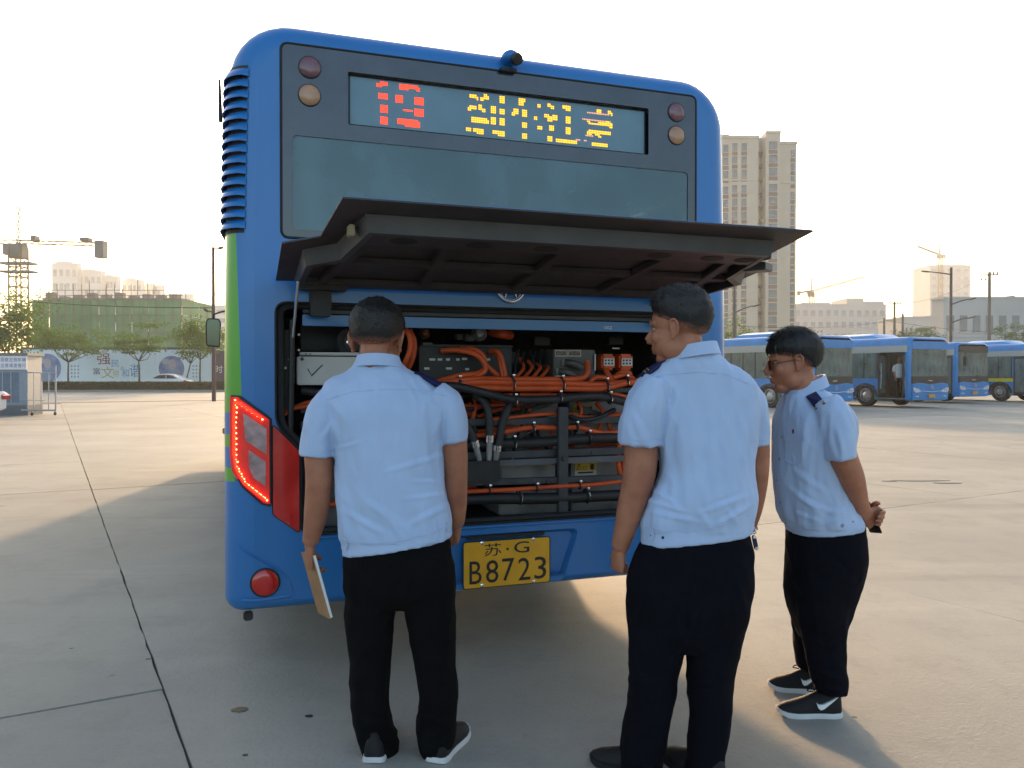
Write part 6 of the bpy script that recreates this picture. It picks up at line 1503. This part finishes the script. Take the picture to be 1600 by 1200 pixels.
# sliding barrier gate on castors
gt0, gt1 = g_at(33, 27.2), g_at(88, 27.6); gate = empty('barrier_gate', gt0); tag(gate, 'galvanised tube barrier gate on castors beside the guard booth', 'gate')
M_GAL = mat('galvanised', (.36, .40, .42), .45, metal=.4, var=.1)
def gp(px, py): t = (px - 33) / 55; D = 27.2 + .4 * t; return at(px, py, D) - gt0
for nm, P, r in (('top_rail', [(43, 582), (88, 583)], .018), ('bottom_rail', [(33, 641), (88, 641)], .03), ('mid_rail', [(33, 625), (70, 626)], .012)): MB().tube([gp(*q) for q in P], r, 8).build(nm, M_GAL, gate, smooth=True)
for px in (43, 53, 64.5, 76, 87): MB().tube([gp(px, 583 if px < 87 else 571), gp(px, 641)], .028 if px == 87 else .016, 8).build('upright', M_GAL, gate, smooth=True)
for px in (50, 86):
    p = gp(px, 641); MB().tube([p, p + Vector((0, 0, -.10))], .02, 8).build('castor_stem', M_GAL, gate); MB().cyl(Vector((p.x, p.y, -gt0.z + .06 if False else .055)), (1, 0, 0), .055, .04, 16).build('castor', M_RUB, gate)
MB().prism([(64.5, 596), (76, 596), (76, 583), (64.5, 583)], lambda a, b: gp(a, b) + Vector((0, -.012, 0)), lambda a, b: gp(a, b) + Vector((0, -.006, 0))).build('plate', M_BOO, gate)
# street lamp seen left of the bus
def lamp_post(loc, h, label, arms, r=.07, m=None):
    e = empty('street_lamp', loc); tag(e, label, 'street lamp', 'street lamps'); m = m or M_STEEL
    MB().tube([(0, 0, 0), (0, 0, h)], [r, r * .7], 10).build('pole', m, e, smooth=True)
    for (dx, dz, z0, ln) in arms:
        a = MB().tube([(0, 0, z0), (dx * .5, 0, z0 + dz * .6), (dx, 0, z0 + dz)], [r * .4, r * .35, r * .3], 8).build('arm', m, e, smooth=True)
        s = 1 if dx > 0 else -1
        MB().ell((dx + s * ln * .4, 0, z0 + dz + .02), (ln * .5, .16, .075), Matrix.Rotation(-s * math.atan2(dz, abs(dx)) * .8, 3, 'Y'), 14, 8).build('lamp_head', m, a, smooth=True)
    return e
M_REDP = mat('lamp_post_brown', (.12, .06, .06), .6)
lamp_post(g_at(334, 42), at(332, 386, 42).z, 'slim brown street lamp just left of the bus', [(.25, .05, at(332, 388, 42).z - .05, .35), (-.22, .15, at(332, 490, 42).z, .35)], .11, M_REDP)
lamp_post(g_at(1485, 72), at(1485, 418, 72).z, 'tall grey street lamp with two arms behind the parked buses', [(-1.9, .25, at(1485, 429, 72).z, .9), (1.6, .5, at(1485, 476, 72).z, .8), (1.5, .5, at(1485, 505, 72).z, .9)], .16)
lamp_post(g_at(1147, 66), at(1147, 440, 66).z, 'grey lamp post in front of the apartment tower', [(1.5, .6, at(1147, 489, 66).z, .8)], .15)
# utility poles
def upole(px, D, ytop, label, cross=True):
    e = empty('utility_pole', g_at(px, D)); tag(e, label, 'utility pole', 'utility poles'); h = at(px, ytop, D).z
    M_CP = mat('pole_concrete', (.17, .15, .13), .8)
    MB().tube([(0, 0, 0), (0, 0, h)], [.17, .12], 10).build('pole', M_CP, e, smooth=True)
    if cross:
        MB().bx(-.75, .75, -.05, .05, h - .30, h - .20).build('crossarm', M_STEEL, e)
        for x in (-.68, -.35, .35, .68): MB().lathe([(.03, 0), (.08, .05), (.04, .10), (.08, .15), (.03, .22)], (x, 0, h - .20 if x > 0 else h - .75), (0, 0, 1), 10).build('insulator', mat('insulator', (.10, .06, .05), .3), e, smooth=True)
    return e
upole(1545, 70, 425, 'utility pole with crossarm and insulators near the right edge'); upole(1397, 88, 471, 'utility pole with crossarm rising behind the second parked bus'); upole(1410, 92, 490, 'short plain utility pole beside the wide tree', False); upole(1381, 95, 497, 'short plain pole at the corner of the long white building', False)
def wire(a, b, sag, label, r=.018):
    P = []
    for k in range(17): t = k / 16; p = a.lerp(b, t); p = p - Vector((0, 0, sag * 4 * t * (1 - t))); P.append(p)
    o = MB().tube(P, r, 5).build('overhead_wire', M_RUB, None, origin=a); tag(o, label, 'wire', 'overhead wires'); return o
wire(at(-60, 460, 58), at(332, 481, 42), .25, 'overhead wire crossing in front of the scaffolded block', .022)
wire(at(1110, 506, 70), at(1381, 503, 95), .5, 'overhead wire crossing low in front of the apartment tower'); wire(at(1397, 475, 88), at(1545, 430, 70), .6, 'overhead wire between the two crossarm poles', .012); wire(at(1381, 500, 95), at(1700, 520, 80), .6, 'overhead wire running right past the lamp post')

# ================================================================ scaffolded block, cranes, far buildings
SD = 118.0; sx0, sx1 = g_at(61, SD).x, g_at(279, SD).x; szt = at(170, 466, SD).z
scf = empty('scaffolded_building', (sx0, SD, 0)); tag(scf, 'concrete block under construction wrapped in green netting and scaffolding', 'building'); so_ = scf.location
M_RAW = mat('raw_concrete', (.26, .25, .23), .85, space='World', scale=.6); M_NET = mat('green_netting', (.11, .27, .13), .8, var=.12, scale=.5); M_TUB = mat('scaffold_tube', (.16, .14, .12), .6)
nfl = 5
for k in range(nfl + 1): MB().bx(sx0, sx1, SD + .8, SD + 13, szt * k / nfl - .12, szt * k / nfl + .12).build('floor_slab', M_RAW, scf, origin=so_)
for x in range(8):
    for y in (1.2, 12.5): c = sx0 + .4 + (sx1 - sx0 - .8) * x / 7; MB().bx(c - .25, c + .25, SD + y - .25, SD + y + .25, 0, szt).build('column', M_RAW, scf, origin=so_)
rn = random.Random(4); ncol = 9
for k in range(nfl):
    for c in range(ncol):
        x0 = sx0 - .6 + (sx1 - sx0 + 1.2) * c / ncol; x1 = sx0 - .6 + (sx1 - sx0 + 1.2) * (c + 1) / ncol; z0 = szt * k / nfl; z1 = szt * (k + 1) / nfl - (.25 if k == nfl - 1 else 0)
        m_ = MB(); nx = 5
        rg = [[Vector((x0 + .03 + (x1 - x0 - .06) * i / nx, SD - .4 + .10 * math.sin(i * 1.7 + c + k) + (.05 if (i + c) % 2 else 0), z0 + .03 + (z1 - z0 - .06) * j / 3)) for i in range(nx + 1)] for j in range(4)]
        vv = [p for r_ in rg for p in r_]; m_.add(vv, [(j * (nx + 1) + i, j * (nx + 1) + i + 1, (j + 1) * (nx + 1) + i + 1, (j + 1) * (nx + 1) + i) for j in range(3) for i in range(nx)])
        m_.build('net_panel', M_NET, scf, origin=so_, fix=False)
for c in range(4):   # right-hand return of the netting
    y0 = SD - .3 + 3.2 * c
    for k in range(nfl): MB().add([(sx1 + .7, y0 + .05, szt * k / nfl + .04), (sx1 + .7, y0 + 3.1, szt * k / nfl + .04), (sx1 + .7, y0 + 3.1, szt * (k + 1) / nfl - .04), (sx1 + .7, y0 + .05, szt * (k + 1) / nfl - .04)], [(0, 1, 2, 3)]).build('net_panel', M_NET, scf, origin=so_, fix=False)
for c in range(ncol * 2 + 1):
    x = sx0 - .6 + (sx1 - sx0 + 1.2) * c / (ncol * 2); tp = szt + rn.choice([.4, 1.2, 2.0, 3.2, 1.6]) + (2.0 if c in (0, 1) else 0)
    MB().tube([(x, SD - .55, 0), (x, SD - .55, tp)], .05, 6).build('scaffold_pole', M_TUB, scf, origin=so_)
    if c % 2: MB().tube([(x + .5, SD + 3, szt), (x + .5 + rn.uniform(-.1, .1), SD + 3, szt + rn.uniform(1, 4.6))], .06, 6).build('rebar', M_TUB, scf, origin=so_)
for z in (szt * .2, szt * .4, szt * .6, szt * .8, szt + .35, szt + 1.1): MB().tube([(sx0 - .8, SD - .6, z), (sx1 + .9, SD - .6, z)], .045, 6).build('scaffold_ledger', M_TUB, scf, origin=so_)
for c in range(10): x = sx0 + 1 + (sx1 - sx0 - 2) * c / 9; MB().bx(x - .6, x + .5, SD + 1, SD + 2.2, szt + .1, szt + rn.uniform(.4, 1.1)).build('formwork', M_RAW, scf, origin=so_)
def lattice(mb, a, b, wd, seg, r=.05, up=Vector((0, 0, 1))):
    a, b = Vector(a), Vector(b); d = (b - a).normalized(); s = d.cross(up if abs(d.dot(up)) < .9 else Vector((0, 1, 0))).normalized() * wd / 2; t = d.cross(s).normalized() * wd / 2
    cs = [s + t, s - t, -s - t, -s + t]
    for c in cs: mb.tube([a + c, b + c], r, 4)
    for i in range(seg):
        p, q = a.lerp(b, i / seg), a.lerp(b, (i + 1) / seg)
        for k in range(4): mb.tube([p + cs[k], q + cs[(k + 1) % 4]], r * .6, 4); mb.tube([p + cs[k], p + cs[(k + 1) % 4]], r * .6, 4)
def crane(px, D, ybase_jib, ytop, jib_l, jib_r, tilt, label, ctr=None, wd=1.7, detail=14):
    base = g_at(px, D); e = empty('tower_crane', base); tag(e, label, 'crane', 'tower cranes'); zj = at(px, ybase_jib, D).z; zt = at(px, ytop, D).z; k = D / FPX
    M_CR = mat('crane_yellow', (.26, .17, .04), .6, var=.1); M_CG = mat('crane_grey', (.17, .17, .16), .6)
    m = MB(); lattice(m, (0, 0, 0), (0, 0, zj - .8), wd, detail, .12 * max(1, D / 200)); m.build('mast', M_CR, e)
    MB().bx(-wd * .55, wd * .55, -.8, .8, zj - 2.3, zj - .3).build('slewing_unit', M_CG, e, bevel=.1)
    MB().bx(-wd * .95, -wd * .4, -1.0, -.1, zj - 1.9, zj - .4).build('cab', M_CG, e, bevel=.1)
    m = MB(); lattice(m, (0, 0, zj - .5), (.1, 0, zt), wd * .22, 5, .05 * max(1, D / 160)); m.build('apex', M_CG, e)
    m = MB(); lattice(m, (0, 0, zj), (jib_l * k, 0, zj + tilt * abs(jib_l) * k), wd * .32, 26, .05 * max(1, D / 112)); m.build('jib', M_CR, e)
    m = MB(); lattice(m, (0, 0, zj), (jib_r * k, 0, zj - tilt * .5 * abs(jib_r) * k - .03 * jib_r * k), wd * .28, 12, .06 * max(1, D / 112)); m.build('counter_jib', M_CR, e)
    if ctr: MB().bx(jib_r * k - 1.2, jib_r * k, -.7, .7, zj - ctr * k - .3, zj + .1).build('counterweight', M_CG, e, bevel=.05)
    for q in ((jib_l * .6 * k, zj + tilt * abs(jib_l) * .6 * k), (jib_r * .9 * k, zj)): MB().tube([(.1, 0, zt), (q[0], 0, q[1])], .04, 4).build('tie_rod', M_CG, e)
    return e
c1_ = crane(30, 112, 378, 323, -330, 136, .0, 'yellow tower crane with counterweight at the far left', 22, 1.7)
for yy in (412, 425): MB().bx(-2.2, 2.2, -.9, .9, at(30, yy, 112).z - .1, at(30, yy, 112).z + .15).build('platform', MATS['crane_grey'], c1_)
MB().bx(106 * .0889 * .93, 106 * .0889 * 1.06, -.6, .6, at(30, 377, 112).z, at(30, 372, 112).z).build('winch', MATS['crane_grey'], c1_); MB().bx(23 * .0889, 30 * .0889, -.6, .6, at(30, 378, 112).z, at(30, 369, 112).z).build('hoist', MATS['crane_grey'], c1_)
crane(1267, 330, 455, 435, 82, -18, .27, 'distant tower crane above the long white building', 6, 2.0, 10)
crane(1467, 520, 398, 384, -35, 9, .38, 'distant tower crane beside the hazy high-rise', 5, 2.4, 10)
# apartment tower
TD = 178.0; tw = empty('apartment_tower', g_at(1190, TD)); tag(tw, 'tall beige apartment tower with columns of windows right of the bus', 'building'); to = tw.location; kT = TD / FPX
M_TWB = mat('tower_beige', (.54, .47, .375), .8, var=.05, scale=.08); M_TBR = mat('tower_brown', (.20, .15, .125), .8, var=.1); M_TGL = mat('tower_glass', (.16, .21, .24), .12, var=.25, scale=.3, coat=.3); M_TFR = mat('tower_frame', (.10, .10, .10), .6)
def tx(px): return g_at(px, TD).x - to.x
def tz(py): return at(1190, py, TD).z
H1, H2 = tz(222), tz(209)
MB().bx(tx(1020), tx(1184), 0, 16, 0, tz(213)).build('wall', M_TWB, tw); MB().bx(tx(1184), tx(1193), 2.2, 16, 0, tz(211)).build('recess_wall', M_TWB, tw)
MB().bx(tx(1193), tx(1215), -1.2, 16, 0, tz(208)).build('bay_wall', M_TWB, tw); MB().bx(tx(1215), tx(1244.5), .6, 16, 0, tz(221)).build('side_wall', M_TWB, tw)
MB().bx(tx(1095), tx(1144), 3, 12, tz(213), tz(203)).build('roof_house', M_TWB, tw)
for x0, x1, y, z in ((1020, 1184, -.25, 214), (1193, 1215, -1.45, 209), (1215, 1245, .35, 222)): MB().bx(tx(x0) - .1, tx(x1) + .1, y, y + .6, tz(z) - .3, tz(z) + .25).build('cornice', M_TWB, tw)
for z in (281, ): MB().bx(tx(1020), tx(1184), -.12, .1, tz(z) - .2, tz(z) + .2).build('string_course', M_TWB, tw); MB().bx(tx(1215), tx(1244.5), .48, .7, tz(z + 3) - .2, tz(z + 3) + .2).build('string_course', M_TWB, tw)
def win_unit(w_, h_, mull):
    f = MB(); t = .10
    f.bx(-w_ / 2, w_ / 2, -.06, .06, -h_ / 2, -h_ / 2 + t); f.bx(-w_ / 2, w_ / 2, -.06, .06, h_ / 2 - t, h_ / 2)
    for k in range(mull + 2): x = -w_ / 2 + (w_ - t) * k / (mull + 1); f.bx(x, x + t, -.055, .055, -h_ / 2 + t, h_ / 2 - t)
    return f.build('window', M_TFR, tw), MB().bx(-w_ / 2 + t, w_ / 2 - t, -.01, .02, -h_ / 2 + t, h_ / 2 - t)
unit = {}
for nm, w_, h_, mu in (('s', 1.05, 1.55, 1), ('b', 1.75, 1.6, 2), ('n', .75, 1.5, 0)):
    f, pm = win_unit(w_, h_, mu); p = pm.build('pane', M_TGL, f); sp = MB().bx(-w_ / 2 - .08, w_ / 2 + .08, -.05, .04, -.42, .42).build('spandrel', M_TBR, tw); unit[nm] = [f, p, sp, False]
def put(nm, x, y, z, zs):
    f, p, sp, used = unit[nm]
    if not used: f.location = (x, y, z); sp.location = (x, y, zs); unit[nm][3] = True; return
    f2 = inst(f, tw, (x, y, z)); inst(p, f2); inst(sp, tw, (x, y, zs))
led0 = None
for k in range(18):
    py = 229.5 + 20.55 * k
    if py > 580: break
    z = tz(py + (4 if k > 2 else 0)); zs = z - 1.42
    for px in (1108, 1133, 1147, 1161.5): put('s', tx(px), -.02, z - (.3 if px < 1140 else 0), zs - (.3 if px < 1140 else 0))
    put('b', tx(1204), -1.22, z, zs); put('n', tx(1238.5), .58, z - 1.3, zs - 1.3)
    if led0 is None: led0 = MB().bx(-.75, .75, -1.0, 0, -.32, .28).build('air_unit_ledge', M_TBR, tw, bevel=.05); led0.location = (tx(1188), 2.2, z - 1.0)
    else: inst(led0, tw, (tx(1188), 2.2, z - 1.0))
# other buildings
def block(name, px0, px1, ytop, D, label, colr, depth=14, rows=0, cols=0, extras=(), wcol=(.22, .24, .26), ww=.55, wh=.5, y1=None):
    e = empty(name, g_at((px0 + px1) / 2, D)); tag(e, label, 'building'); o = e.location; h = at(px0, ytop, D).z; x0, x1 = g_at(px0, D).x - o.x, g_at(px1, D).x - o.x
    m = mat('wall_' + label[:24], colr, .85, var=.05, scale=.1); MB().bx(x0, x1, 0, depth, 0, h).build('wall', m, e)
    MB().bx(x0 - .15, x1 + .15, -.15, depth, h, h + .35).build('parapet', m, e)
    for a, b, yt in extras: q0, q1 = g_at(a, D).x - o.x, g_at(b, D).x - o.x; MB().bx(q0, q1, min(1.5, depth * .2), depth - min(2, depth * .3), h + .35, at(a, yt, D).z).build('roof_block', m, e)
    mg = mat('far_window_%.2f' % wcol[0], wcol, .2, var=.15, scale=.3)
    w0 = None
    for r_ in range(rows):
        for c in range(cols):
            cw = (x1 - x0) / cols; ch = h / (rows + .3); x = x0 + cw * (c + .5); z = ch * (r_ + .62)
            if w0 is None: w0 = MB().bx(-cw * ww / 2, cw * ww / 2, -.06, .10, -ch * wh / 2, ch * wh / 2).build('window', mg, e); MB().bx(-cw * ww / 2 - .1, cw * ww / 2 + .1, -.22, .05, -ch * wh / 2 - .18, -ch * wh / 2).build('sill', m, w0); w0.location = (x, 0, z)
            else:
                q = inst(w0, e, (x, 0, z)); inst(w0.children[0], q)
    return e
block('office_block', 1240, 1384, 477, 250, 'long white multi-storey building with rows of windows', (.55, .53, .50), 16, 6, 12, ((1255, 1300, 472), (1326, 1352, 465), (1352, 1384, 470)), (.38, .38, .38))
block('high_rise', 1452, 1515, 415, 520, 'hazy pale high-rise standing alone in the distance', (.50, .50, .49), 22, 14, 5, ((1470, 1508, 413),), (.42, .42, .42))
block('low_building', 1412, 1474, 497, 170, 'small pale building beside the utility poles', (.50, .49, .46), 12, 3, 8, ((1452, 1470, 493),), (.20, .21, .22), .35, .35)
block('grey_building', 1474, 1760, 467, 135, 'grey flat-roofed building behind the tall street lamp', (.42, .43, .42), 4, 2, 14, ((1583, 1590, 461),), (.19, .21, .22), .55, .45)
block('annexe', 1395, 1600, 527, 120, 'pale low annexe with dark windows above the bus roofs', (.46, .46, .45), 8, 1, 14, (), (.10, .11, .12), .45, .5)
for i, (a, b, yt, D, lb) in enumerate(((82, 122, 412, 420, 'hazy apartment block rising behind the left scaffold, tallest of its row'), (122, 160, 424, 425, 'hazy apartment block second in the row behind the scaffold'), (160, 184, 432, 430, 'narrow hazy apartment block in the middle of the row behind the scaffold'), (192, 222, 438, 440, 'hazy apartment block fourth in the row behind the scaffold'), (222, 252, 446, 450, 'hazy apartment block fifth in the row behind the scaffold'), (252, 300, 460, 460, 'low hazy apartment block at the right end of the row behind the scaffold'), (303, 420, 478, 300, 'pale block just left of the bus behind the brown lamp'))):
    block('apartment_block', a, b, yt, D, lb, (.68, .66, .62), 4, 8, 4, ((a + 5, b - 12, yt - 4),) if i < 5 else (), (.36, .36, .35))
# ================================================================ morning haze
hz = MB().bx(-700, 700, -40, 1000, -1.0, 95).build('haze', None); tag(hz, 'thin pale morning haze over the whole yard', 'haze', kind='stuff')
hm = bpy.data.materials.new('haze_air'); hm.use_nodes = True; hm.node_tree.nodes.clear()
pv = hm.node_tree.nodes.new('ShaderNodeVolumePrincipled'); ho = hm.node_tree.nodes.new('ShaderNodeOutputMaterial')
pv.inputs['Color'].default_value = (.93, .92, .88, 1); pv.inputs['Density'].default_value = .00065; pv.inputs['Anisotropy'].default_value = .3
hm.node_tree.links.new(pv.outputs[0], ho.inputs['Volume']); hz.data.materials.append(hm)
